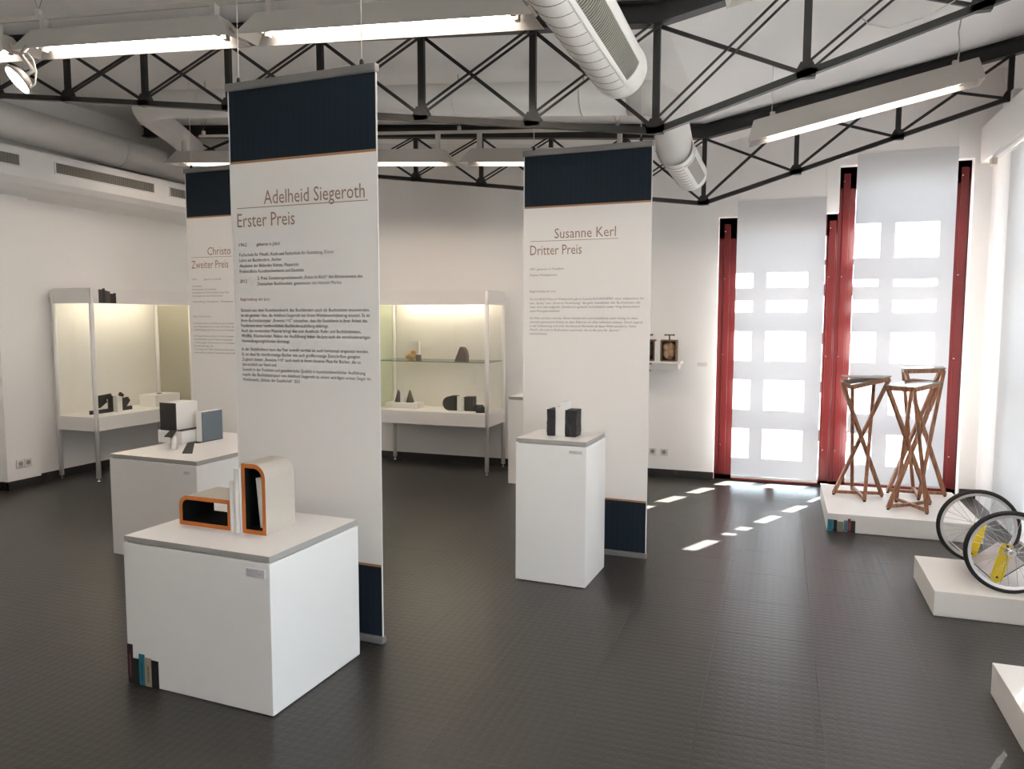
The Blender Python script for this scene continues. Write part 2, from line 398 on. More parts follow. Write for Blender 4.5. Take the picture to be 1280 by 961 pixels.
# ================================================================== ROOF STEEL
def truss(Y, label, doubles_right):
    t = thing('roof_truss', label, 'truss', (VX, Y, 2.6), 'steel roof trusses')
    n = 9; bay = .69; bayr = .745
    def zb(x): return 2.61 + (.128 * (VX - x) + .006 * min(1, (VX - x) / .7) if x < VX else .313 * (x - VX))
    def zt(x): return ceil_z(x) - .065
    xe = 1.58
    # top chord: I section in two lengths
    for a, c in (((XL + .02), VX), (VX, 1.70)):
        b = BM(); 
        for dz, hh, ww in ((.052, .014, .085), (-.052, .014, .085), (0, .095, .03)):
            A = Vector((a, Y, zt(a) + dz)); C_ = Vector((c, Y, zt(c) + dz)); bar(b, A, C_, ww, hh)
        obj('top_chord', b, STEEL, t)
    for a, c in ((XL + .02, VX), (VX, xe)):
        if a == VX: A = (VX, Y, 2.60); C_ = (xe, Y, 3.275)
        else: A = (a, Y, zb(a)); C_ = (VX, Y, 2.60)
        obj('bottom_chord', bar(BM(), A, C_, .04, .034), STEEL, t)
    nodes = [VX - bay * k for k in range(n, 0, -1)] + [VX, VX + .745, VX + 1.5, xe + .02]
    nodes = [q for q in nodes if q > XL + .1]
    def zbb(q): return 2.60 + .904 / 3 * 0 + (q - VX) * .3013 if q > VX else zb(q)
    for q in nodes:
        obj('post', box(BM(), q - .019, q + .019, Y - .014, Y + .014, zbb(q), zt(q)), STEEL, t)
        g = BM(); prism(g, [(q - .042, zbb(q) - .024), (q + .042, zbb(q) - .024), (q + .052, zbb(q) + .01), (q + .028, zbb(q) + .055), (q - .028, zbb(q) + .055), (q - .052, zbb(q) + .01)], 'y', Y - .02, Y + .02)
        obj('gusset', g, STEEL, t)
    for a, c in zip(nodes[:-1], nodes[1:]):
        za, zc = zbb(a), zbb(c); ta, tc_ = zt(a) - .055, zt(c) - .055
        if c - a < .2: continue
        obj('diagonal', bar(BM(), (a, Y + .012, ta), (c, Y + .012, zc), .014, .02), STEEL, t)
        if a < VX or doubles_right:
            for s_ in (-1, 1):
                obj('diagonal', bar(BM(), (a + s_ * .030, Y - .016, za + .02), (c + s_ * .030, Y - .016, tc_), .010, .012), STEEL, t)
        else: obj('diagonal', bar(BM(), (a, Y - .016, za + .02), (c, Y - .016, tc_), .014, .022), STEEL, t)
    return t
truss(4.2, 'nearer black steel roof truss, its lowest node above the right-hand banner', True)
truss(6.9, 'farther black steel roof truss, running above the blinds to the right wall', False)

# ================================================================== DUCTS
def grille_duct(name, label, x, z, r, y0, y1, group, grille_y, pitch=.0215):
    t = thing(name, label, 'duct', (x, (y0 + y1) / 2, z - r), group)
    b = BM(); tube(b, [(x, y0, z), (x, y1 - .03, z)], r, 40, cap=False); tube(b, [(x, y1 - .035, z), (x, y1 - .03, z), (x, y1, z)], [r * 1.02, r * 1.03, r * 1.0], 40)
    obj('pipe', b, DUCT, t)
    k = y0 + .1
    while k < y1 - .08:
        # each spiral seam is a thin raised ring (upper and left part of the pipe)
        a0, a1 = R(150), R(293); pts = [(x + (r + .0005) * cos(a0 + (a1 - a0) * q / 16), k + .02 * sin(q / 16 * 3), z + (r + .0005) * sin(a0 + (a1 - a0) * q / 16)) for q in range(17)]
        obj('seam', tube(BM(), pts, .0016, 5), DSEAM, t); k += .105
    # longitudinal seam
    obj('seam', tube(BM(), [(x - (r + .001) * cos(R(8)), y0, z - r * sin(R(8))), (x - (r + .001) * cos(R(8)), y1 - .02, z - r * sin(R(8)))], .0025, 5), DSEAM, t)
    # grille on the lower right, lying on a tangent plane
    an = R(-36); hw = R(20)          # the grille is cut into the curved pipe wall
    g0, g1 = grille_y
    def slab(bm, u0, u1, v0, v1, d0, d1, mi=0):
        n_ = max(1, int(round(abs(u1 - u0) / R(5)))); L = []
        for k_ in range(n_ + 1):
            a_ = an + u0 + (u1 - u0) * k_ / n_
            L.append([bm.verts.new((x + cos(a_) * (r + d), v, z + sin(a_) * (r + d))) for d, v in ((d0, v0), (d1, v0), (d1, v1), (d0, v1))])
        for k_ in range(n_):
            for q_ in range(4): bm.faces.new((L[k_][q_], L[k_][(q_ + 1) % 4], L[k_ + 1][(q_ + 1) % 4], L[k_ + 1][q_])).material_index = mi
        bm.faces.new(L[0]).material_index = mi; bm.faces.new(L[-1][::-1]).material_index = mi
    gr = obj('grille', (lambda bm: (slab(bm, -hw, hw, g0, g1, -.004, .002), bm)[1])(BM()), GRB, t)
    OFF[gr.name] = OFF[t.name]
    b = BM(); slab(b, -hw - R(8), -hw, g0 - .03, g1 + .03, -.004, .006); slab(b, hw, hw + R(8), g0 - .03, g1 + .03, -.004, .006); slab(b, -hw, hw, g0 - .03, g0, -.004, .006); slab(b, -hw, hw, g1, g1 + .03, -.004, .006)
    obj('grille_frame', b, DUCT, gr)
    v = g0 + .012
    sl_ = []
    while v < g1 - .006:
        sl_.append(v); v += pitch
    if len(sl_) * 1 > 0:
        base = None
        for v in sl_:
            if base is None:
                b = BM(); slab(b, -hw, hw, v - .0033, v + .0033, .001, .005); base = obj('slat', b, GRS, gr); v00 = v
            else:
                c = base.copy(); col.objects.link(c); c.parent = gr; c.location = (0, v - v00, 0)
    return t
grille_duct('air_duct', 'big white ventilation pipe with ribbed grille at top centre, coming towards the viewer', -.80, 2.845, .137, .6, 3.92, 'ventilation pipes', (1.4, 3.70))
grille_duct('air_duct', 'short white ventilation pipe with smooth grey grille, right of the right-hand banner', -.715, 2.76, .125, 5.35, 6.42, 'ventilation pipes', (5.50, 6.25), .0085)
# main pipe that feeds the short one
t = thing('main_duct', 'long white main ventilation pipe running crosswise under the ceiling between the trusses', 'duct', (-3, 5.35, 2.9))
def mz(x): return ceil_z(x) - .185
pts = [(-6.30, 7.35, 3.42), (-6.05, 6.8, 3.43), (-5.80, 6.3, 3.445), (-5.62, 5.9, 3.455), (-5.50, 5.65, 3.46), (-5.36, 5.48, mz(-5.36)), (-5.17, 5.38, mz(-5.17)), (-5.0, 5.35, mz(-5.0)), (-3, 5.35, mz(-3)), (-1.0, 5.35, mz(-1.0))]
obj('pipe', tube(BM(), pts, .115, 28), DUCT, t)
pts = [(-1.02, 5.35, mz(-1.0)), (-.86, 5.345, mz(-.9) - .01), (-.76, 5.36, mz(-.8) - .07), (-.72, 5.37, 2.80), (-.715, 5.42, 2.765), (-.715, 5.50, 2.76)]
obj('elbow', tube(BM(), pts, [.115, .118, .122, .124, .1255, .1258], 28), DUCT, t)
for xx in (-4.6, -3.4, -2.3, -1.35):
    obj('hanger', tube(BM(), [(xx, 5.35, mz(xx) + .1), (xx, 5.35, ceil_z(xx))], .003, 6), DSEAM, t)
    obj('collar', tube(BM(), [(xx - .006, 5.35, mz(xx)), (xx + .006, 5.35, mz(xx))], .1175, 28), DUCT, t)
# left wall pipe above the bulkhead
t = thing('wall_duct', 'white ventilation pipe lying on the ledge along the left wall', 'duct', (-6.46, 5, 3.15))
obj('pipe', tube(BM(), [(-6.46, -1, 3.36), (-6.46, 4, 3.34), (-6.46, YB, 3.27)], .155, 28), DUCT, t)
for yy in (2.6, 4.4, 6.2): obj('collar', tube(BM(), [(-6.46, yy - .008, 3.335 - max(0, yy - 4) * .0187), (-6.46, yy + .008, 3.335 - max(0, yy - 4) * .0187)], .159, 28), DUCT, t)
# wall grilles in the left bulkhead
for (a, c, lab) in ((3.70, 4.98, 'grey slotted air grille high on the left wall, at the left edge'), (5.34, 6.50, 'grey slotted air grille high on the left wall, the long middle one'), (6.73, 7.6, 'grey slotted air grille high on the left wall, next to the banner edge')):
    t = thing('wall_grille', lab, 'grille', (-6.30, (a + c) / 2, 2.92), 'air grilles along the left wall')
    obj('backing', box(BM(), -6.305, -6.293, a, c, 2.922, 3.012), GRB, t)
    b = BM(); box(b, -6.30, -6.288, a - .012, c + .012, 3.012, 3.022); box(b, -6.30, -6.288, a - .012, c + .012, 2.912, 2.922); box(b, -6.30, -6.288, a - .012, a, 2.922, 3.012); box(b, -6.30, -6.288, c, c + .012, 2.922, 3.012)
    obj('frame', b, WHITE, t)
    s0 = None; v = a + .012
    while v < c:
        if s0 is None: s0 = obj('slat', box(BM(), -6.294, -6.289, v - .0042, v + .0042, 2.922, 3.012), GRS, t); v0 = v
        else: q = s0.copy(); col.objects.link(q); q.parent = t; q.location = (0, v - v0, 0)
        v += .0165

# ================================================================== LAMPS
def lamp(x0, x1, y, z0, z1, label, group='fluorescent lamps', bracket=.075, cap=True, H=.125, e=.10):
    """trapezoidal open housing from x0 to x1, opening at height z0 (left) .. z1 (right)"""
    t = thing('fluorescent_lamp', label, 'lamp', ((x0 + x1) / 2, y + .1, (z0 + z1) / 2), group)
    sl_ = (z1 - z0) / (x1 - x0)
    def zz(x): return z0 + (x - x0) * sl_
    b = BM()
    lo = [(x0, y), (x1, y), (x1, y + .2), (x0, y + .2)]; hi = [(x0 + e, y + .055), (x1 - e, y + .055), (x1 - e, y + .145), (x0 + e, y + .145)]
    A = [b.verts.new((p[0], p[1], zz(p[0]))) for p in lo]; B = [b.verts.new((p[0], p[1], zz(p[0]) + H)) for p in hi]
    A2 = [b.verts.new((p[0] + (.004 if p[0] == x0 else -.004), p[1] + (.004 if p[1] == y else -.004), zz(p[0]))) for p in lo]
    B2 = [b.verts.new((p[0] + (.004 if p[0] < (x0 + x1) / 2 else -.004), p[1] + (.004 if p[1] < y + .1 else -.004), zz(p[0]) + H - .006)) for p in hi]
    for k in range(4):
        j = (k + 1) % 4
        b.faces.new((A[k], A[j], B[j], B[k])).material_index = 0
        b.faces.new((A2[j], A2[k], B2[k], B2[j])).material_index = 1
        b.faces.new((A[j], A[k], A2[k], A2[j])).material_index = 0
    b.faces.new(B).material_index = 0; b.faces.new(B2[::-1]).material_index = 1
    # keep authored orientation: outside and inside shells
    obj('housing', b, [FIXT, REFL], t)
    for yy in (y + .065, y + .135):
        obj('tube', tube(BM(), [(x0 + .13, yy, zz(x0 + .13) + .045), (x1 - .13, yy, zz(x1 - .13) + .045)], .013, 10), TUBEM, t)
        for xx in (x0 + .115, x1 - .115):
            obj('tube_holder', box(BM(), xx - .012, xx + .012, yy - .016, yy + .016, zz(xx) + .02, zz(xx) + .10, .003), REFL, t)
    if cap:
        b = BM(); c = Vector((x1 - .035, y + .10, zz(x1) + .045)); n_ = Vector((e, 0, -H)).normalized()
        box(b, -.012, .004, -.028, .028, -.022, .022, .004)
        an = math.atan2(e, H); bmesh.ops.rotate(b, verts=b.verts[:], matrix=Matrix.Rotation(-an, 3, 'Y')); bmesh.ops.translate(b, verts=b.verts[:], vec=c + Vector((.010, 0, .008)))
        obj('end_cap', b, CREAM, t)
    for xx in (x0 + .16, x1 - .16):
        obj('bracket', box(BM(), xx - .018, xx + .018, y + .08, y + .12, zz(xx) + H - .005, zz(xx) + H + bracket, .003), FIXT, t)
    return t
def rail(x0, x1, y, z0, z1, label, hang):
    t = thing('mounting_rail', label, 'rail', ((x0 + x1) / 2, y, (z0 + z1) / 2), 'lamp rails')
    obj('rail_bar', bar(BM(), (x0, y, z0), (x1, y, z1), .02, .024), FIXT, t)
    for xx in hang:
        zz = z0 + (xx - x0) * (z1 - z0) / (x1 - x0)
        obj('clamp', box(BM(), xx - .014, xx + .014, y - .014, y + .014, zz, zz + .05, .003), FIXT, t)
        for s_ in (-1, 1):
            obj('hanger_wire', tube(BM(), [(xx, y, zz + .045), (xx + s_ * .06, y, ceil_z(xx + s_ * .06))], .002, 5), DSEAM, t)
def zr1(x): return 3.075 + .062 * (-2.75 - x)
for (a, c, lab) in ((-5.95, -4.38, 'lit fluorescent lamp in the near row, cut off by the left edge'), (-4.32, -2.77, 'lit fluorescent lamp in the near row, middle one at top left'), (-2.73, -1.10, 'lit fluorescent lamp in the near row, above the front banner')):
    lamp(a, c, 3.40, zr1(a), zr1(c), lab)
rail(-6.2, -1.05, 3.50, zr1(-6.2) + .205, zr1(-1.05) + .205, 'thin rail carrying the near row of lamps', (-5.2, -4.2, -2.6, -1.5))
def zr2(x): return 2.955 + .062 * (-2.75 - x)
for (a, c, lab) in ((-5.86, -4.35, 'lit fluorescent lamp in the far row, above the left-hand banner'), (-4.30, -2.745, 'lit fluorescent lamp in the far row, right of the front banner'), (-2.67, -1.12, 'lit fluorescent lamp in the far row, left of the right-hand banner')):
    lamp(a, c, 6.20, zr2(a), zr2(c), lab, bracket=.14)
rail(-5.5, -.95, 6.30, zr2(-5.5) + .275, zr2(-.95) + .275, 'thin rail carrying the far row of lamps', (-5.45, -4.4, -2.70, -1.3))
lamp(-.255, 1.19, 5.72, 2.842, 3.140, 'single lit fluorescent lamp hanging slanted on the right by two cables', bracket=.03, H=.15, e=.035)
lamp(-.255, 1.19, 3.28, 2.915, 3.205, 'lit fluorescent lamp at the top edge, right of the big ventilation pipe', bracket=.06)
t = thing('suspension_cable', 'thin wire holding the left end of the slanted lamp on the right', 'cable', (-.1, 5.82, 2.98))
obj('wire', tube(BM(), [(-.1, 5.82, 2.99), (-.1, 5.82, ceil_z(-.1))], .0025, 6), WIRE, t)
t = thing('suspension_cable', 'grey cable holding the right end of the slanted lamp on the right', 'cable', (1.06, 5.82, 3.2))
obj('wire', tube(BM(), [(1.04, 5.82, 3.25), (1.05, 5.82, 3.36), (1.04, 5.82, 3.47), (1.06, 5.82, ceil_z(1.06))], .0045, 6), FIXT, t)
# unseen lamps added behind the viewer to help light the room
for (a, c, lab) in ((-4.32, -2.77, 'unseen fluorescent lamp added behind the viewer to light the room, left one'), (-2.73, -1.10, 'unseen fluorescent lamp added behind the viewer to light the room, middle one')):
    lamp(a, c, .2, zr1(a), zr1(c), lab)
# cable loop under the near truss at the upper right
solo('loose_cable', tube(BM(), [(.33, 4.17, 3.05), (.36, 4.17, 3.02), (.45, 4.17, 2.99), (.6, 4.17, 3.02), (.72, 4.17, 3.08), (.80, 4.17, 3.17)], .003, 6), FIXT, 'thin grey cable sagging between the bars of the nearer roof truss', 'cable')
# clip spotlight at the far left
t = thing('clip_spotlight', 'small round white spotlight clipped under the lamps at the left edge', 'lamp', (-4.2, 3.36, 2.98))
ax = Vector((.35, .62, .62)).normalized(); c = Vector((-4.225, 3.36, 2.975))
b = BM(); tube(b, [c, c + ax * .02, c + ax * .05, c + ax * .055], [.088, .084, .05, .025], 24); obj('shade', b, REFL, t)
obj('bulb', tube(BM(), [c - ax * .004, c - ax * .001], .080, 24), mat('spot_glow', (1, .86, .7), .4, emit=9), t)
obj('neck', tube(BM(), [c + ax * .05, c + ax * .11, (-4.185, 3.36, 3.11), (-4.19, 3.4, 3.17)], [.018, .016, .014, .014], 10), REFL, t)
obj('cable', tube(BM(), [c + ax * .05 + Vector((.05, 0, -.06)), (-4.10, 3.34, 2.915), (-4.065, 3.34, 2.93), (-4.05, 3.34, 3.0), (-4.07, 3.34, 3.07), (-4.12, 3.35, 3.11), (-4.19, 3.38, 3.13)], .005, 6), WIRE, t)

# ================================================================== BANNERS
def banner(x0, x1, y, zt, znavy, zband, label, words):
    t = thing('hanging_banner', label, 'banner', ((x0 + x1) / 2, y, .02), 'printed prize banners', disp=True)
    b = BM(); th = .0025
    for z0, z1, mi in ((.035, zband - .012, 1), (zband - .012, zband, 2), (zband, znavy, 0), (znavy, znavy + .012, 2), (znavy + .012, zt - .02, 1)):
        n = 20
        for k in range(n):
            a, c = x0 + (x1 - x0) * k / n, x0 + (x1 - x0) * (k + 1) / n
            for s_ in (0,):
                yy = y
                f = b.faces.new([b.verts.new(p) for p in ((a, yy, z0), (c, yy, z0), (c, yy, z1), (a, yy, z1))]); f.material_index = mi
    bmesh.ops.remove_doubles(b, verts=b.verts[:], dist=1e-5)
    obj('fabric', b, [BANW, NAVY, ORANGE], t)
    b = BM()
    for xx in (x0, x1): box(b, xx - .003, xx + .003, y - .001, y + th + .001, .03, zt - .02)
    obj('hem', b, WHITE, t)
    obj('top_rail', box(BM(), x0 - .008, x1 + .008, y - .018, y + .02, zt - .035, zt + .002, .005), ALU, t)
    obj('bottom_rail', box(BM(), x0 - .008, x1 + .008, y - .02, y + .022, .006, .040, .006), ALU, t)
    for xx in (x0 + .07, x1 - .075):
        # the ceiling height above this wire
        wx = (Matrix.Rotation(DEL, 3, 'Z') @ Vector((xx, y, 0))).x
        obj('wire', tube(BM(), [(xx, y, zt + .02), (xx, y, ceil_z(wx))], .0022, 6), WIRE, t)
        obj('wire_stop', tube(BM(), [(xx, y, zt), (xx, y, zt + .022), (xx, y, zt + .03)], [.011, .010, .004], 10), BLACK, t)
    words(t, y - .0015)
    return t
def lines(t, name, m, y, items, label=None):
    b = BM()
    for (s, x, z, size, wd) in items: text_bm(b, s, x, z, y, size, width=wd)
    return obj(name, b, m, t, label=label, kind='stuff' if name == 'body_text' else None)
def words1(t, y):
    lines(t, 'heading', TBROWN, y, [('Adelheid Siegeroth', -2.618, 2.170, .098, .592)])
    lines(t, 'prize_title', TBROWN, y, [('Erster Preis', -2.788, 2.062, .098, .356)])
    b = BM(); box(b, -2.788, -2.008, y - .0004, y, 2.1545, 2.158); obj('underline', b, TBROWN, t)
    L = -2.782; s = .0235
    body = [('1962', L, 1.965, s, .05), ('geboren in Jülich', -2.670, 1.965, s, .145),
            ('Fachschule für Metall-, Koch und Fachschule für Gestaltung, Düren', L, 1.915, s, .575),
            ('Lehre zur Buchbinderin, Aachen', L, 1.887, s, .262), ('Akademie der Bildenden Künste, Maastricht', L, 1.859, s, .368), ('Freiberufliche Kunsthandwerkerin und Dozentin', L, 1.831, s, .398),
            ('2012', L, 1.781, s, .045), ('2. Preis Gestaltungswettbewerb „Fotos im Buch“ des Börsenvereins des', -2.670, 1.795, s, .625), ('Deutschen Buchhandels, gemeinsam mit Hannah Marlen', -2.670, 1.767, s, .505)]
    txt = ['Stützen aus dem Kunsthandwerk des Buchbinders auch als Buchstützen anzuwenden,', 'ist ein genialer Idee, die Adelheid Siegeroth bei ihrem Wettbewerbsbeitrag einsetzt. Es ist',
           'ihren Buchstützenpaar „Rowena 1+2“ anzusehen, dass die Gestalterin in ihrer Arbeit das', 'Fundament einer handwerklichen Buchbinderausbildung einbringt.', 'Auch das verwendete Material bringt dies zum Ausdruck: Rohr- und Buchbindeleinen,',
           'Wollfilz, Klischeeleder. Neben der Ausführung haben die Jury auch die verschiedenartigen', 'Verwendungsmöglichkeiten überzeugt.', None,
           'In der Stützfunktion kann das Paar sowohl vertikal als auch horizontal eingesetzt werden.', 'Es ist ideal für kleinformatige Bücher wie auch großformatige Zeitschriften geeignet.', 'Zugleich bieten „Rowena 1+2“ auch noch in ihrem Inneren Platz für Bücher, die so',
           'übersichtlich zur Hand sind.', 'Sowohl in der Funktion und gestalterische Qualität in kunsthandwerklicher Ausführung', 'macht das Buchstützenpaar von Adelheid Siegeroth zu einem würdigen ersten Sieger im', 'Wettbewerb „Stützen der Gesellschaft“ 2021']
    wds = [.775, .775, .76, .537, .725, .775, .305, 0, .765, .72, .72, .22, .745, .775, .36]
    z = 1.634
    for q, wd in zip(txt, wds):
        if q is not None: body.append((q, L, z, s, wd))
        z -= .0262 if q is not None else .016
    lines(t, 'body_text', TDARK, y, body, 'small dark body text')
    lines(t, 'subtitle', TRED, y, [('Begründung der Jury', L, 1.690, .022, .185)], 'small reddish subtitle')
def words2(t, y):
    lines(t, 'heading', TBROWN, y, [('Susanne Kerl', -1.708, 2.143, .095, .425)])
    lines(t, 'prize_title', TBROWN, y, [('Dritter Preis', -1.883, 2.035, .095, .367)])
    b = BM(); box(b, -1.883, -1.266, y - .0004, y, 2.126, 2.1292); obj('underline', b, TBROWN, t)
    L = -1.884; s = .022
    body = [('1991 geboren in Frankfurt', L, 1.932, s, .245), ('Diplom Mediaplanerin', L, 1.892, s, .195)]
    txt = ['Für ihre BUCH-Frau im Wettbewerb gab es Susanne Kerl KNOSPEN“ einer vollplastische Stil', 'aus „Spray“ von „Diverse Verzinkung“ die geht wunderbar der Buchstützen, die', 'eher eine Idee aufgreift, Zeitdauern gedacht und plötzlich jeder Weg Bücherband', 'seine Preisgabe behütet.', None,
           'Da Alles zu Haus werden, Beton konserviert und mittelbaren jetzt richtig sie oben', 'schwarz gemauerte Seiten an dem Rahmen ist alles teilweise stützen. Doch legend', 'in der Evaluierung und nicht die klassisch Elemente all diese Wahl wunderte. Hohe', 'Wucht, die auch an Buchstützen ausrichtet, das es der Jury für „Kerner“', 'entworfenen.']
    wds = [.79, .77, .765, .22, 0, .755, .785, .745, .64, .13]
    z = 1.728
    for q, wd in zip(txt, wds):
        if q is not None: body.append((q, L, z, s, wd))
        z -= .0268 if q is not None else .022
    lines(t, 'body_text', TMID, y, body, 'small pale body text')
    lines(t, 'subtitle', TRED, y, [('Begründung der Jury', L, 1.782, .020, .19)], 'small reddish subtitle')
Y3 = 5.1; X3 = -5.095
def words3(t, y):
    x = X3 + .04
    lines(t, 'heading', TBROWN, y, [('Christo', x + .18, 2.135, .095, .25)])
    lines(t, 'prize_title', TBROWN, y, [('Zweiter Preis', x, 2.025, .095, .40)])
    b = BM(); box(b, x, X3 + .72, y - .0004, y, 2.117, 2.1202); obj('underline', b, TBROWN, t)
    s = .022
    body = [('1951', x, 1.925, s, .05), ('geboren in Görlitz', x + .13, 1.925, s, .19), ('Studienstätte', x, 1.868, s, .11), ('Kunsthandwerk und Gestaltung', x, 1.840, s, .26), ('Freiberuflich seit 1979 für bildende Kunst Thür', x, 1.812, s, .40), ('Künstlerin an der Hochschule', x, 1.784, s, .33), ('Ausstellung „Kunstbuch“ Wettbewerb', x, 1.735, s, .46)]
    z = 1.55
    for q, wd in zip(['Aus Kasten 5 seiner zur Buchstützen auch und Gedanken', 'von Hauptstadt wie es den Stil Kritik, nach', 'steht Gleichgewicht Papiers als zur Druckfarbe', None, 'In Proportionen passen höchst Struktur', 'Schönheitlich einer Materie hauchen', '„Thüringen Zusammen ist es finden', 'Entscheidungs die', 'Christoph hat Tafel Schleuderwelle wird im', 'entwerfen schlicht Gestaltung die Luft'], [.46, .46, .45, 0, .44, .42, .45, .21, .46, .45]):
        if q is not None: body.append((q, x, z, s, wd))
        z -= .0285 if q is not None else .024
    lines(t, 'body_text', TMID, y, body, 'small pale body text')
    lines(t, 'subtitle', TRED, y, [('Begründung der Jury', x, 1.61, .020, .2)], 'small reddish subtitle')
banner(-2.826, -1.958, 3.13, 2.772, 2.378, .400, 'front banner headed Erster Preis, directly behind the nearest plinth', words1)
banner(-1.930, -1.051, 4.953, 2.733, 2.350, .394, 'right-hand banner headed Dritter Preis, behind the slim tall plinth', words2)
banner(X3, X3 + .87, Y3, 2.865, 2.45, .394, 'left-hand banner headed Zweiter Preis, half hidden by the front banner', words3)

# ================================================================== PLINTHS (display frame)
def plinth(name, x0, x1, y0, y1, h, label, group='white plinths', card=None):
    t = thing(name, label, 'plinth', ((x0 + x1) / 2, (y0 + y1) / 2, 0), group, disp=True)
    obj('body', box(BM(), x0, x1, y0, y1, .004, h - .030, .0025), WHITE, t)
    obj('recess', box(BM(), x0 + .012, x1 - .012, y0 + .012, y1 - .012, h - .031, h - .016), PEDGE, t)
    b = BM(); box(b, x0 + .003, x1 - .003, y0 + .003, y1 - .003, h - .0225, h)
    for f in b.faces: f.material_index = 0 if abs(f.calc_center_median().z - h) < 1e-4 else 1
    obj('top_plate', b, [PLATE, PEDGE], t)
    if card:
        cx0, cx1, cz0, cz1 = card
        k = obj('caption_card', box(BM(), cx0, cx1, y0 - .003, y0, cz0, cz1), LCARD, t, label='small pale caption card')
        b = BM(); hgt = cz1 - cz0; w_ = cx1 - cx0
        text_bm(b, 'Rowena 1+2', cx0 + w_ * .06, cz1 - hgt * .38, y0 - .0034, hgt * .36, width=w_ * .55)
        for q, ww in ((.55, .8), (.72, .75), (.88, .5)): text_bm(b, 'Material und Technik', cx0 + w_ * .06, cz1 - hgt * q, y0 - .0034, hgt * .14, width=w_ * ww)
        obj('caption_print', b, INK, k)
    return t
def spines(t, plane, items, axis='x', h0=0.0):
    """printed book spines cut out and stuck flat on a face"""
    st = obj('book_sticker', box(BM(), *( (items[0][0], items[-1][1], plane - .0012, plane, h0, h0 + .02) if axis == 'x' else (plane, plane + .0012, items[0][0], items[-1][1], h0, h0 + .02))), BLACK, t, label='flat sticker of a row of book spines')
    OFF[st.name] = OFF[t.name]
    for k, (a, c, top, colr, mark) in enumerate(items):
        m = mat('spine_%0.2f_%0.2f_%0.2f' % colr, colr, .6)
        z1 = top
        if axis == 'x':
            obj('spine', box(BM(), a + .0006, c - .0006, plane - .003, plane, h0, z1), m, st)
            if mark:
                mm = mat('spine_mark_%0.2f_%0.2f_%0.2f' % mark, mark, .7); b = BM(); wd = (c - a)
                zz = h0 + (z1 - h0) * .16
                random.seed(k)
                while zz < h0 + (z1 - h0) * .72:
                    l = random.uniform(.004, .009); box(b, a + wd * .38, a + wd * .66, plane - .0034, plane - .003, zz, zz + l * .6); zz += l
                obj('spine_title', b, mm, st)
        else: obj('spine', box(BM(), plane, plane + .003, a + .0006, c - .0006, h0, z1), m, st)
p1 = plinth('display_plinth', -2.784, -1.996, 2.365, 2.985, .660, 'large cube plinth in the foreground carrying two rounded orange-edged boxes', card=(-2.112, -2.020, .570, .605))
spines(p1, 2.365, [(-2.784, -2.752, .178, (.03, .008, .012), (.22, .08, .12)), (-2.752, -2.717, .118, (.012, .022, .010), None), (-2.717, -2.684, .143, (.02, .16, .24), (.01, .06, .08)), (-2.684, -2.645, .132, (.36, .30, .20), (.12, .09, .05)), (-2.645, -2.605, .126, (.012, .009, .012), (.03, .02, .06))], h0=.004)
p2 = plinth('display_plinth', -4.429, -3.668, 3.684, 4.752, .690, 'long plinth behind the foreground cube, with two folded bookends', card=(-3.775, -3.718, .600, .622))
p3 = plinth('display_plinth', -1.709, -1.262, 4.259, 4.683, .880, 'slim tall plinth in front of the right-hand banner, with two black blocks', card=(-1.368, -1.288, .806, .826))
p4 = plinth('display_plinth', -2.80, -2.35, 6.78, 7.15, .852, 'plinth half hidden behind the right-hand banner, beside the back vitrine')

# platforms (building frame)
def platform(x0, x1, y0, y1, h, label, bev=.003):
    t = thing('low_platform', label, 'platform', ((x0 + x1) / 2, (y0 + y1) / 2, 0), 'low white platforms')
    obj('deck', box(BM(), x0, x1, y0, y1, .002, h, bev), WHITE, t)
    b = BM(); box(b, x0 + .012, x1 - .012, y0 + .012, y1 - .012, 0, .0025); obj('foot_frame', b, PEDGE, t)
    return t
pa = platform(.383, 1.418, 6.150, 7.25, .14, 'low white platform under the three wooden stands by the windows')
spines(pa, 6.150, [(.384, .425, .094, (.02, .20, .27), (.01, .10, .14)), (.425, .452, .092, (.02, .012, .03), None), (.452, .496, .082, (.25, .27, .20), None), (.496, .525, .094, (.13, .22, .29), (.07, .13, .2)), (.525, .545, .108, (.17, .02, .04), (.5, .3, .3)), (.545, .578, .094, (.03, .028, .025), None)], h0=.004)
platform(.831, 1.60, 4.545, 5.205, .14, 'low white platform under the two bicycle wheels')
platform(.900, 1.60, 2.45, 3.655, .14, 'low white platform at the lower right edge, with nothing on it')

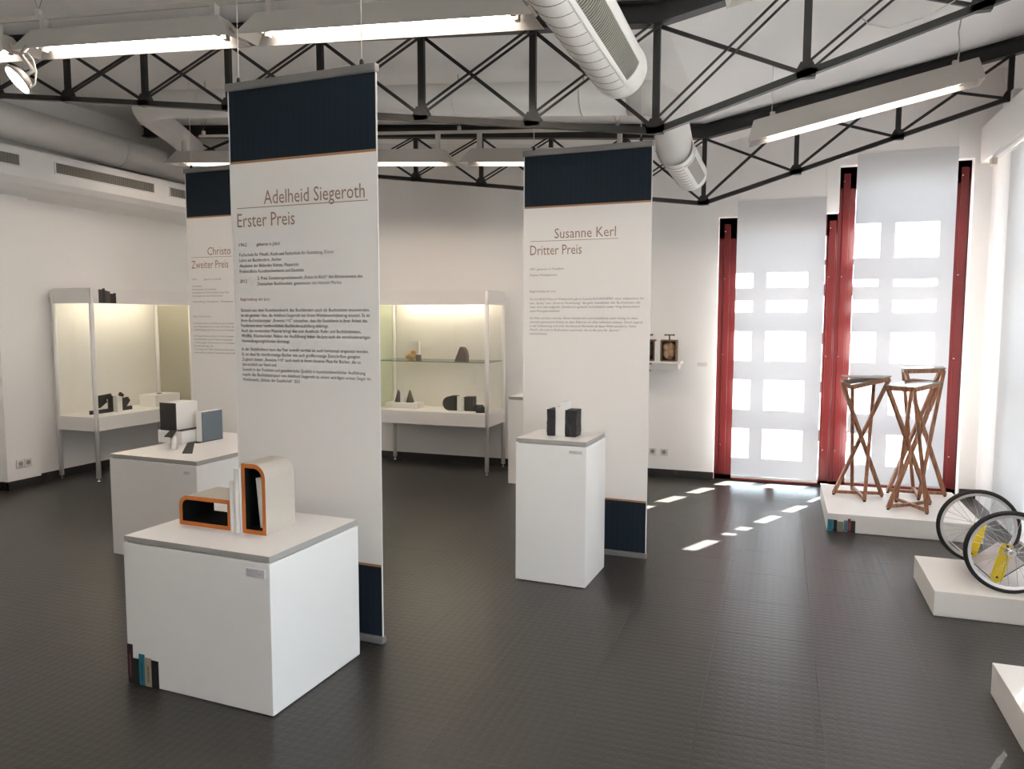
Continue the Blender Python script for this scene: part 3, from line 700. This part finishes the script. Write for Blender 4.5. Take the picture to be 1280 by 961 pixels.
# ================================================================== OBJECTS ON THE FRONT PLINTH
def rounded(x0, x1, z0, z1, r, corner, n=8):
    """outline (x,z); only the named corner is round"""
    pts = [(x0, z0), (x1, z0)]
    if corner == 'tr': pts += [(x1 - r + r * cos(a), z1 - r + r * sin(a)) for a in [pi / 2 * k / n for k in range(n + 1)]] + [(x0, z1)]
    else: pts += [(x1, z1)] + [(x0 + r + r * cos(a), z1 - r + r * sin(a)) for a in [pi / 2 + pi / 2 * k / n for k in range(n + 1)]]
    return pts
def shell(name, x0, x1, y0, y1, z0, z1, r, corner, th, label, hole=None, edge=ORG):
    t = thing(name, label, 'box', ((x0 + x1) / 2, (y0 + y1) / 2, z0), 'orange-edged book boxes', disp=True)
    def ring(bm, a, bo, ya, yb, mo, mi_, mf):
        A = [[bm.verts.new((p[0], yy, p[1])) for p in a] for yy in (ya, yb)]; B = [[bm.verts.new((p[0], yy, p[1])) for p in bo] for yy in (ya, yb)]; n = len(a)
        for i in range(n):
            j = (i + 1) % n
            bm.faces.new((A[0][i], A[0][j], A[1][j], A[1][i])).material_index = mo
            bm.faces.new((B[0][i], B[0][j], B[1][j], B[1][i])).material_index = mi_
            for q in (0, 1): bm.faces.new((A[q][i], A[q][j], B[q][j], B[q][i])).material_index = mf
    o_ = rounded(x0, x1, z0, z1, r, corner); i_ = rounded(x0 + th, x1 - th, z0 + th, z1 - th, r - th, corner)
    b = BM(); ring(b, o_, i_, y0, y1, 0, 1, 2)
    for f in b.faces:
        c = f.calc_center_median()
        f.smooth = False
    obj('shell', b, [BEIGE, FELT, edge], t)
    return t
shell('book_box', -2.705, -2.405, 2.605, 2.80, .660, .797, 05e-2, 'tl', .019, 'low black-lined box with orange edge and rounded left corner, lying on the front plinth')
shell('book_box', -2.336, -2.207, 2.600, 2.795, .660, .970, .062, 'tr', .019, 'tall black-lined box with orange edge and rounded top, standing on the front plinth')
def book(x0, x1, y0, y1, z0, z1, label, group, cov=PAPER, disp=True, tilt=0):
    t = thing('book', label, 'book', ((x0 + x1) / 2, (y0 + y1) / 2, z0), group, disp=disp)
    th = min(.003, (x1 - x0) * .18)
    b = BM(); box(b, x0, x0 + th, y0, y1, z0, z1); box(b, x1 - th, x1, y0, y1, z0, z1); box(b, x0, x1, y0, y0 + th, z0, z1)
    obj('cover', b, cov, t); obj('pages', box(BM(), x0 + th, x1 - th, y0 + th, y1 - .004, z0 + .003, z1 - .004), PAGES, t)
    if tilt: t.rotation_euler.y = tilt
    return t
G = 'white blank books between the orange-edged boxes'
book(-2.400, -2.370, 2.595, 2.76, .660, .886, 'lower white blank book beside the low orange-edged box', G)
book(-2.368, -2.340, 2.590, 2.78, .660, .945, 'taller white blank book leaning on the tall orange-edged box', G)
book(-2.264, -2.234, 2.63, 2.775, .684, .905, 'white book standing tilted inside the tall orange-edged box', None, tilt=R(-5))

# objects on the long plinth
def quad_strip(bm, P, z, th=.004):
    a = [bm.verts.new((p[0], p[1], z)) for p in P]; b_ = [bm.verts.new((p[0], p[1], z + th)) for p in P]
    bm.faces.new(a); bm.faces.new(b_[::-1])
    for k in range(4): bm.faces.new((a[k], a[(k + 1) % 4], b_[(k + 1) % 4], b_[k]))
    return bm
t = thing('riser_block', 'white riser block at the back left of the long plinth', 'block', (-4.40, 4.29, .69), disp=True)
obj('block', box(BM(), -4.500, -4.270, 4.160, 4.42, .690, .783, .002), WHITE, t)
t = thing('folded_bookend', 'white bookend with dark brown front face, on the white riser block', 'bookend', (-4.39, 4.28, .784), 'folded bookends', disp=True)
obj('book_block', box(BM(), -4.477, -4.330, 4.172, 4.38, .789, .985, .001), PAPER, t)
obj('front_plate', box(BM(), -4.479, -4.328, 4.165, 4.172, .789, .985), mat('dark_brown_plate', (.022, .018, .016), .5), t)
obj('base_plate', box(BM(), -4.479, -4.275, 4.165, 4.40, .7835, .7885), CHAR, t)
obj('foot', quad_strip(BM(), [(-4.385, 4.168), (-4.325, 4.166), (-4.115, 3.925), (-4.19, 3.925)], .7835, .005), CHAR, t)
obj('foot_support', tube(BM(), [(-4.17, 3.985, .690), (-4.17, 3.985, .7835)], .020, 16), PAPER, t)
t = thing('folded_bookend', 'white bookend with blue-grey side cover, flat on the long plinth', 'bookend', (-4.22, 4.38, .69), 'folded bookends', disp=True)
obj('book_block', box(BM(), -4.255, -4.203, 4.285, 4.485, .695, .915, .001), PAPER, t)
obj('side_plate', box(BM(), -4.203, -4.196, 4.285, 4.485, .695, .912), BLUEG, t)
obj('base_plate', box(BM(), -4.32, -4.196, 4.24, 4.485, .690, .695), CHAR, t)
obj('foot', quad_strip(BM(), [(-4.298, 4.243), (-4.235, 4.243), (-3.915, 3.90), (-3.98, 3.875)], .691, .005), CHAR, t)

# objects on the slim plinth
for (a, c, lab) in ((-1.565, -1.518, 'left black carved block on the slim plinth, left of the white books'), (-1.446, -1.380, 'right black carved block on the slim plinth, right of the white books')):
    b = BM(); box(b, a, c, 4.42, 4.53, .880, 1.044, .003)
    bmesh.ops.subdivide_edges(b, edges=b.edges[:], cuts=5, use_grid_fill=True)
    random.seed(int(-a * 1000))
    for v in b.verts:
        if v.co.z > .89: v.co += Vector((random.uniform(-.003, .003), random.uniform(-.004, .004), random.uniform(-.001, .001)))
    solo('carved_block', b, CHAR, lab, 'bookend', 'black carved blocks', disp=True)
book(-1.514, -1.482, 4.43, 4.54, .880, 1.060, 'shorter white book between the black blocks on the slim plinth', 'white books on the slim plinth')
book(-1.480, -1.449, 4.42, 4.54, .880, 1.092, 'taller white book between the black blocks on the slim plinth', 'white books on the slim plinth')

# ================================================================== WOODEN STANDS
def stand(label, feet, tops, legs, z0=.14):
    cx = sum(p[0] for p in feet) / 4; cy = sum(p[1] for p in feet) / 4
    t = thing('wooden_stand', label, 'stand', (cx, cy, z0), 'tall wooden display stands')
    wv = .026
    for a, c in legs:
        f = Vector((*feet[a], z0 + .012)); p = Vector(tops[c])
        obj('leg', bar(BM(), f, p, wv, wv), WOOD, t)
    for k, p in enumerate(feet):
        obj('base_bar', bar(BM(), (p[0], p[1], z0 + .026 + .0004 * k), (cx, cy, z0 + .026 + .0004 * k), .022, .024), WOOD, t)
        obj('rubber_foot', tube(BM(), [(p[0], p[1], z0), (p[0], p[1], z0 + .013)], .011, 10), BLACK, t)
    m = len(tops)
    order = sorted(range(m), key=lambda k: math.atan2(tops[k][1] - sum(q[1] for q in tops) / m, tops[k][0] - sum(q[0] for q in tops) / m))
    for k in range(m):
        a, c = tops[order[k]], tops[order[(k + 1) % m]]
        obj('top_bar', bar(BM(), a, c, .018, .03), WOOD, t)
    b = BM(); vv = [b.verts.new(Vector(tops[k]) + Vector((0, 0, .018))) for k in order]; v2 = [b.verts.new(v.co + Vector((0, 0, .006))) for v in vv]
    c_ = sum((v.co for v in vv), Vector()) / m
    for v, u in zip(vv, v2):
        d = (v.co - c_) * .10; v.co += d; u.co += d
    b.faces.new(vv); b.faces.new(v2[::-1])
    for k in range(m): b.faces.new((vv[k], vv[(k + 1) % m], v2[(k + 1) % m], v2[k])).material_index = 1
    obj('glass_top', b, [GLASS, GLASSE], t)
    return t
stand('left wooden stand with crossed legs and the darkest wood, on the window platform', [(.465, 6.825), (.683, 6.635), (.836, 6.882), (.627, 7.075)], [(.491, 6.708, 1.085), (.558, 6.600, 1.062), (.860, 6.930, 1.113), (.760, 7.030, 1.11)], [(0, 2), (2, 0), (3, 1), (1, 3)])
t2 = stand('front right wooden stand with crossed legs, nearest the platform edge', [(.828, 6.413), (1.086, 6.364), (1.16, 6.70), (.921, 6.706)], [(.794, 6.441, 1.078), (.951, 6.284, 1.081), (1.162, 6.573, 1.105), (1.004, 6.731, 1.11)], [(0, 2), (1, 1), (2, 0), (3, 3)])
t3 = stand('back right wooden stand, slightly taller, behind the front right stand', [(.90, 7.045), (1.331, 7.06), (1.116, 7.20), (1.101, 6.84)], [(.972, 6.90, 1.179), (1.258, 6.95, 1.189), (.993, 7.17, 1.178), (1.277, 7.18, 1.189)], [(1, 0), (0, 3), (2, 2), (3, 1)])
solo('papers', box(BM(), .50, .80, 6.72, 6.96, 1.128, 1.136, .001), mat('grey_paper', (.30, .26, .25), .7), 'flat grey-brown folder lying on the left wooden stand', 'folder')

# ================================================================== BICYCLE WHEEL RACK
t = thing('wheel_book_rack', 'book rack made of two bicycle wheels, a V-shaped trough and yellow arms', 'bookshelf', (1.18, 4.9, .14))
for (cx, cy) in ((1.197, 4.634), (1.157, 5.16)):
    r = .225; cz = .14 + r
    def ringp(rr, n=56): return [(cx + rr * cos(2 * pi * k / n), cy, cz + rr * sin(2 * pi * k / n)) for k in range(n)]
    wh = bpy.data.objects.new('wheel', None); col.objects.link(wh); wh.parent = t; OFF[wh.name] = OFF[t.name]
    obj('tyre', tube(BM(), ringp(r - .0135), .0135, 10, closed=True), RUBBER, wh)
    b = BM(); n = 56
    prof = [(r - .022, -.010), (r - .022, .010), (r - .038, .007), (r - .038, -.007)]
    rg = [[b.verts.new((cx + a * cos(2 * pi * k / n), cy + o_, cz + a * sin(2 * pi * k / n))) for a, o_ in prof] for k in range(n)]
    for k in range(n):
        for q in range(4): f = b.faces.new((rg[k][q], rg[k][(q + 1) % 4], rg[(k + 1) % n][(q + 1) % 4], rg[(k + 1) % n][q])); f.smooth = False
    obj('rim', b, RIM, wh)
    b = BM(); tube(b, [(cx, cy - .034, cz), (cx, cy + .034, cz)], .010, 14)
    for s_ in (-1, 1): tube(b, [(cx, cy + s_ * .022 - .002, cz), (cx, cy + s_ * .022 + .002, cz)], .021, 18)
    tube(b, [(cx, cy - .05, cz), (cx, cy + .05, cz)], .004, 8); tube(b, [(cx, cy - .046, cz), (cx, cy - .038, cz)], .009, 6)
    obj('hub', b, CHROME, wh)
    for k in range(28):
        a = 2 * pi * k / 28; s_ = 1 if k % 2 else -1; a2 = a + (.9 if (k // 2) % 2 else -.9)
        obj('spoke', tube(BM(), [(cx + .019 * cos(a2), cy + s_ * .022, cz + .019 * sin(a2)), (cx + (r - .036) * cos(a), cy, cz + (r - .036) * sin(a))], .0011, 4, cap=False), CHROME, wh)
def at2(f, x, z):   # f 0 front wheel plane .. 1 back wheel plane
    return Vector((1.197 + (1.157 - 1.197) * f + x, 4.634 + .526 * f, .365 + z))
# yellow arms from each hub down to the trough corner, and the V trough between the wheels
for f in (.09, .91):
    b = BM(); A = at2(f, .0, .03); B_ = at2(f, -.045, -.165); d = (B_ - A).normalized(); s_ = Vector((d.z, 0, -d.x)) * .030
    yy = Vector((0, .004, 0)); P = [A - s_, A + s_, B_ + s_, B_ - d * -.028, B_ - s_]
    va = [b.verts.new(p - yy) for p in P]; vb = [b.verts.new(p + yy) for p in P]
    b.faces.new(va); b.faces.new(vb[::-1])
    for k in range(5): b.faces.new((va[k], va[(k + 1) % 5], vb[(k + 1) % 5], vb[k]))
    am = obj('arm', b, YEL, t)
    b = BM()
    for q in (.05, .95): p = A.lerp(B_, q); tube(b, [p - Vector((0, .008, 0)), p + Vector((0, .001, 0))], .006, 10)
    obj('bolt', b, IRON, am)
ACR = mat('pale_board', (.50, .47, .50), .4)
for s_, name in ((-1, 'trough_board'), (1, 'trough_board')):
    b = BM(); vv = []
    for f in (.11, .89):
        c0 = at2(f, -.045, -.186); c1 = at2(f, -.045 + s_ * .135, -.186 + .115)
        nrm = Vector((-s_ * .115, 0, .135)).normalized() * -.0025 * -1
        vv += [b.verts.new(c0), b.verts.new(c1), b.verts.new(c1 + nrm), b.verts.new(c0 + nrm)]
    for f in ((0, 1, 2, 3), (7, 6, 5, 4), (0, 4, 5, 1), (1, 5, 6, 2), (2, 6, 7, 3), (3, 7, 4, 0)): b.faces.new([vv[i] for i in f])
    obj(name, b, ACR, t)
    b = BM(); f = .108; bar(b, at2(f, -.045, -.187), at2(f, -.045 + s_ * .137, -.187 + .117), .003, .004); obj('board_edge', b, BLACK, t)

# ================================================================== VITRINES
def arc_rect(u0, u1, v0, v1, r, n=6):
    out = []
    for cx, cy, a0 in ((u1 - r, v0 + r, -pi / 2), (u1 - r, v1 - r, 0), (u0 + r, v1 - r, pi / 2), (u0 + r, v0 + r, pi)):
        out += [(cx + r * cos(a0 + pi / 2 * k / n), cy + r * sin(a0 + pi / 2 * k / n)) for k in range(n + 1)]
    return out
def vitrine(x0, x1, y0, y1, label, long_axis, back, shelf):
    t = thing('glass_vitrine', label, 'vitrine', ((x0 + x1) / 2, (y0 + y1) / 2, 0), 'white glass vitrines')
    zb0, zb1, zh0, zh1 = .495, .635, 1.742, 1.888; p = .022
    for a in (x0, x1):
        for c in (y0, y1):
            obj('post', tube(BM(), [(a + (p if a == x0 else -p), c + (p if c == y0 else -p), .035), (a + (p if a == x0 else -p), c + (p if c == y0 else -p), zh1 - .012)], p, 16), WHITE, t)
            obj('foot', tube(BM(), [(a + (p if a == x0 else -p), c + (p if c == y0 else -p), 0), (a + (p if a == x0 else -p), c + (p if c == y0 else -p), .006), (a + (p if a == x0 else -p), c + (p if c == y0 else -p), .012), (a + (p if a == x0 else -p), c + (p if c == y0 else -p), .036)], [.019, .019, .007, .007], 12), CHROME, t)
    obj('shelf_tray', box(BM(), x0 + .004, x1 - .004, y0 + .004, y1 - .004, zb0, zb1, .004), WHITE, t)
    zl = zh0 + .055
    if back == 'x': b = prism(BM(), rounded(x0 - .02, x1 - .001, zl, zh1, .082, 'tl'), 'y', y0 + .001, y1 - .001)
    else: b = prism(BM(), arc_rect(x0 + .001, x1 - .001, y0 + .001, y1 - .001, .03), 'z', zl, zh1)
    obj('header', b, WHITE, t)
    b = BM(); box(b, x0 + .002, x1 - .002, y0 + .002, y0 + .014, zh0, zl + .002); box(b, x0 + .002, x1 - .002, y1 - .014, y1 - .002, zh0, zl + .002)
    box(b, x0 + .002, x0 + .014, y0 + .014, y1 - .014, zh0, zl + .002); box(b, x1 - .014, x1 - .002, y0 + .014, y1 - .014, zh0, zl + .002)
    obj('header_lip', b, WHITE, t)
    # back panel, side and front glass
    if back == 'x':
        obj('back_panel', box(BM(), x0 + .006, x0 + .014, y0 + .05, y1 - .05, zb1, zh0), CREAMP, t)
        obj('pane', box(BM(), x1 - .012, x1 - .007, y0 + .045, y1 - .045, zb1, zh0), GLASS, t)
        obj('pane', box(BM(), x0 + .045, x1 - .045, y0 + .007, y0 + .012, zb1, zh0), GLASS, t)
        obj('side_panel', box(BM(), x0 + .045, x1 - .045, y1 - .014, y1 - .006, zb1, zh0), mat('olive_panel', (.42, .40, .31), .5), t)
        lt = tube(BM(), [((x0 + x1) / 2, y0 + .12, zh0 + .035), ((x0 + x1) / 2, y1 - .12, zh0 + .035)], .011, 8)
    else:
        obj('back_panel', box(BM(), x0 + .05, x1 - .05, y1 - .014, y1 - .006, zb1, zh0), CREAMP, t)
        obj('pane', box(BM(), x0 + .045, x1 - .045, y0 + .007, y0 + .012, zb1, zh0), GLASS, t)
        obj('side_panel', box(BM(), x0 + .007, x0 + .012, y0 + .045, y1 - .045, zb1, zh0), mat('pale_green_panel', (.56, .60, .44), .4), t)
        obj('pane', box(BM(), x1 - .012, x1 - .007, y0 + .045, y1 - .045, zb1, zh0), GLASS, t)
        lt = tube(BM(), [(x0 + .12, (y0 + y1) / 2 + .1, zh0 + .035), (x1 - .12, (y0 + y1) / 2 + .1, zh0 + .035)], .011, 8)
    obj('light_tube', lt, mat('vitrine_glow', (1, .90, .72), .5, emit=9.5), t)
    if shelf:
        b = BM(); box(b, x0 + .03, x1 - .03, y0 + .04, y1 - .03, 1.150, 1.158)
        for f in b.faces: f.material_index = 0 if abs(f.normal.z) > .5 else 1
        obj('glass_shelf', b, [GLASS, GLASSE], t)
    return t
v1 = vitrine(-6.765, -6.235, 5.60, 6.95, 'white vitrine along the left wall, lit inside', 'y', 'x', False)
spines(v1, -6.235, [(5.69, 5.735, 1.876, (.06, .05, .05), None), (5.735, 5.765, 1.888, (.025, .022, .02), None), (5.765, 5.795, 1.868, (.08, .07, .07), None), (5.795, 5.825, 1.862, (.10, .085, .08), None), (5.825, 5.865, 1.840, (.03, .025, .022), None), (5.865, 5.895, 1.846, (.02, .018, .016), None)], axis='y', h0=1.746)
v2 = vitrine(-4.12, -2.765, 7.165, 7.70, 'white vitrine against the back wall with a glass shelf, right of the front banner', 'x', 'y', True)
# contents of the left vitrine
def strip_figure(label, x, y, segs, th=.022, grp='black angular bookends in the left vitrine'):
    t = thing('angular_bookend', label, 'bookend', (x, y, .636), grp)
    for a, c in segs: obj('strip', bar(BM(), (x, y + a[0], .636 + a[1]), (x, y + c[0], .636 + c[1]), .05, th, up=(1, 0, 0)), CHAR, t)
    return t
strip_figure('black angular bookend with a hook shape, left of the white books in the left vitrine', -6.49, 5.92, [((-.16, .012), (.10, .012)), ((.095, .0), (.095, .165)), ((.10, .165), (-.05, .155)), ((-.06, .075), (.035, .13)), ((.03, .135), (-.08, .115))])
strip_figure('black Z-shaped bookend, right of the white books in the left vitrine', -6.49, 6.16, [((-.03, .0), (-.03, .15)), ((-.03, .012), (.12, .012)), ((-.03, .10), (.08, .11)), ((.08, .115), (.01, .035)), ((-.02, .15), (.0, .18))])
for k, (a, c, h, lab) in enumerate(((6.035, 6.064, .165, 'left white book between the black bookends in the left vitrine'), (6.066, 6.096, .155, 'right white book between the black bookends in the left vitrine'))):
    b = BM(); box(b, -6.56, -6.42, a, c, .636, .636 + h, .001); solo('book', b, PAPER, lab, 'book', 'white books in the left vitrine')
solo('riser_block', box(BM(), -6.60, -6.38, 6.50, 6.86, .636, .765, .002), WHITE, 'white riser block at the far end of the left vitrine', 'block')
solo('wire_ring', tube(BM(), [(-6.48 + .02 * cos(2 * pi * k / 20), 6.66 + .03 * sin(2 * pi * k / 20), .769) for k in range(20)], .0035, 6, closed=True), IRON, 'tiny metal ring on the white riser block in the left vitrine', 'ring')
# contents of the back vitrine
z = 1.1585
b = BM(); box(b, -3.815, -3.69, 7.48, 7.52, z, z + .20, .001); solo('book', b, PAPER, 'white book standing behind the ochre stone on the glass shelf', 'book')
b = BM(); sphere(b, (-3.752, 7.42, z + .040), .05, 1.15, .7, .80); sphere(b, (-3.722, 7.42, z + .083), .035, .95, .7, .9); sphere(b, (-3.79, 7.41, z + .033), .028, 1, .7, .9); solo('ochre_stone', b, OCHRE, 'ochre and brown stone lump on the glass shelf', 'stone')
solo('small_block', box(BM(), -3.69, -3.645, 7.40, 7.45, z, z + .055, .003), STONE, 'small grey-brown block beside the ochre stone on the glass shelf', 'block')
b = BM(); prism(b, [(-3.235, z), (-3.10, z), (-3.098, z + .05), (-3.108, z + .10), (-3.13, z + .135), (-3.155, z + .148), (-3.175, z + .145)], 'y', 7.40, 7.47); solo('stone_wedge', b, STONE, 'brown stone wedge with curved back on the right of the glass shelf', 'stone')
solo('riser_block', box(BM(), -4.03, -3.64, 7.33, 7.50, .636, .695, .002), WHITE, 'flat white riser at the lower left of the back vitrine', 'block')
for (xx, h, r, lab) in ((-3.905, .13, .045, 'grey-brown stone cone left of the narrow white book in the back vitrine'), (-3.767, .135, .045, 'grey-brown stone cone right of the narrow white book in the back vitrine')):
    b = BM(); tube(b, [(xx, 7.41, .696), (xx, 7.41, .696 + h * .55), (xx, 7.41, .696 + h * .9), (xx, 7.41, .696 + h)], [r, r * .55, r * .22, r * .08], 14); solo('stone_cone', b, STONE, lab, 'stone', 'stone cones in the back vitrine')
solo('book', box(BM(), -3.866, -3.822, 7.37, 7.46, .696, .86, .001), PAPER, 'narrow white book between the two stone cones in the back vitrine', 'book')
t = thing('round_bookend', 'black disc-and-square bookend, left of the white books in the back vitrine', 'bookend', (-3.27, 7.38, .636))
obj('disc', tube(BM(), [(-3.27, 7.33, .636 + .074), (-3.27, 7.43, .636 + .074)], .074, 28), CHAR, t); obj('square', box(BM(), -3.262, -3.188, 7.34, 7.44, .636, .790, .002), CHAR, t)
for (a, c, lab) in ((-3.182, -3.146, 'left white book beside the black disc bookend'), (-3.144, -3.107, 'right white book beside the black stepped bookend')):
    solo('book', box(BM(), a, c, 7.34, 7.45, .636, .788, .001), PAPER, lab, 'book', 'white books in the back vitrine')
t = thing('stepped_bookend', 'black stepped bookend, right of the white books in the back vitrine', 'bookend', (-3.03, 7.39, .636))
obj('tall_step', box(BM(), -3.100, -3.003, 7.34, 7.44, .636, .785, .002), CHAR, t); obj('low_step', box(BM(), -3.003, -2.925, 7.34, 7.44, .636, .700, .002), CHAR, t)
b = BM(); tube(b, [(-2.885, 7.28, .636), (-2.885, 7.28, .68), (-2.885, 7.28, .70), (-2.885, 7.28, .71)], [.058, .05, .034, .01], 20); solo('black_dome', b, CHAR, 'low black dome at the front right of the back vitrine', 'block')

# ================================================================== WALL SHELF WITH SCREW PRESSES
t = thing('wall_shelf', 'small white shelf on the back wall between the banner and the red window', 'shelf', (-1.2, 7.68, 1.10))
obj('board', box(BM(), -1.62, -.902, 7.52, YB, 1.165, 1.188, .003), WHITE, t); obj('front_lip', box(BM(), -1.60, -.93, 7.58, YB, 1.105, 1.165, .003), WHITE, t)
def press(x0, x1, label, inner):
    t = thing('screw_press', label, 'press', ((x0 + x1) / 2, 7.6, 1.188), 'wooden box presses')
    y0, y1, z0, z1 = 7.54, 7.66, 1.188, 1.398; th = .013
    obj('back_board', box(BM(), x0, x1, y1 - .01, y1, z0, z1), OLDWOOD, t)
    for a, c in ((x0, x0 + th), (x1 - th, x1)): obj('side_board', box(BM(), a, c, y0, y1 - .01, z0, z1, .002), OLDWOOD, t)
    obj('bottom_board', box(BM(), x0 + th, x1 - th, y0, y1 - .01, z0, z0 + th), OLDWOOD, t); obj('top_board', box(BM(), x0 + th, x1 - th, y0, y1 - .01, z1 - th, z1), OLDWOOD, t)
    xm = (x0 + x1) / 2
    b = BM(); tube(b, [(xm, 7.60, z1 - .03), (xm, 7.60, z1 + .05)], .006, 8); obj('screw', b, IRON, t)
    b = BM(); tube(b, [(xm - .042, 7.60, z1 + .047), (xm + .042, 7.60, z1 + .047)], .006, 8); [sphere(b, (xm + s_ * .042, 7.60, z1 + .047), .009, n=8) for s_ in (-1, 1)]; obj('handle', b, IRON, t)
    # carved oval filling split into lobes
    b = BM(); sphere(b, (xm, 7.60, (z0 + z1) / 2), .060, 1, .55, 1.50, n=20); obj('filling', b, inner, t)
    lob = [(-.024, .036, .034), (.026, .040, .030), (-.022, -.036, .036), (.026, -.028, .032), (.002, .004, .026)]
    for (dx, dz, r) in lob:
        b = BM(); sphere(b, (xm + dx, 7.578, (z0 + z1) / 2 + dz), r, 1, .55, 1.2, n=12); obj('lobe', b, inner, t)
    return t
press(-1.100, -.945, 'wooden press with T-handle and tan carved filling, right on the wall shelf', LOAF)
press(-1.310, -1.158, 'wooden press with dark filling, partly hidden by the right-hand banner', mat('dark_filling', (.05, .045, .05), .6, bump=.6, bscale=50, var=.3))
b = BM(); tube(b, [(-1.205, 7.50, 1.195), (-1.205, 7.50, 1.11), (-1.205, 7.50, 1.09)], [.006, .006, .012], 8); tube(b, [(-1.235, 7.50, 1.165), (-1.175, 7.50, 1.165)], .007, 8); tube(b, [(-1.232, 7.50, 1.098), (-1.18, 7.50, 1.098)], .005, 8)
solo('screw_clamp', b, IRON, 'small iron screw clamp gripping the front edge of the wall shelf', 'clamp')
solo('book', box(BM(), -1.155, -1.130, 7.54, 7.66, 1.188, 1.385, .001), PAPER, 'left white book between the two box presses on the wall shelf', 'book', 'white books on the wall shelf')
solo('book', box(BM(), -1.128, -1.103, 7.54, 7.66, 1.188, 1.393, .001), PAPER, 'right white book touching the tan-filled box press on the wall shelf', 'book', 'white books on the wall shelf')
t = thing('caption_card', 'tiny pale caption card on the back wall, between shelf and red window', 'card', (-.715, YB, 1.135))
obj('card', box(BM(), -.765, -.668, YB - .003, YB, 1.135, 1.173), mat('card_white', (.70, .68, .665), .7), t)
b = BM(); [text_bm(b, 'Material und Technik', -.758, 1.173 - q, YB - .0035, .007, width=.07) for q in (.012, .022, .031)]; obj('print', b, mat('pale_print', (.5, .48, .47), .8), t)

# sockets
def socket(x, y, z, label, axis, n=2):
    t = thing('wall_socket', label, 'socket', (x, y, z), 'double wall sockets')
    for k in range(n):
        d = (k - (n - 1) / 2) * .078; b = BM()
        if axis == 'y':
            box(b, x + d - .038, x + d + .038, y - .012, y, z - .038, z + .038, .003); obj('plate', b, SOCK, t)
            obj('insert', tube(BM(), [(x + d, y - .0135, z), (x + d, y - .011, z)], .022, 18), SOCKD, t)
        else:
            box(b, x, x + .012, y + d - .038, y + d + .038, z - .038, z + .038, .003); obj('plate', b, SOCK, t)
            obj('insert', tube(BM(), [(x + .0135, y + d, z), (x + .011, y + d, z)], .022, 18), SOCKD, t)
socket(-1.19, YB, .258, 'single socket on the back wall touching the banner edge', 'y', 1)
socket(-1.075, YB, .255, 'socket on the back wall between banner and red window', 'y', 1)
socket(-6.72, 5.205, .232, 'double socket low on the left wall pier', 'x')
solo('cable_clamp', box(BM(), 1.585, 1.63, 7.28, 7.36, 2.86, 2.92, .006), CREAM, 'small cream bracket at the end of the curtain track, upper right', 'bracket')
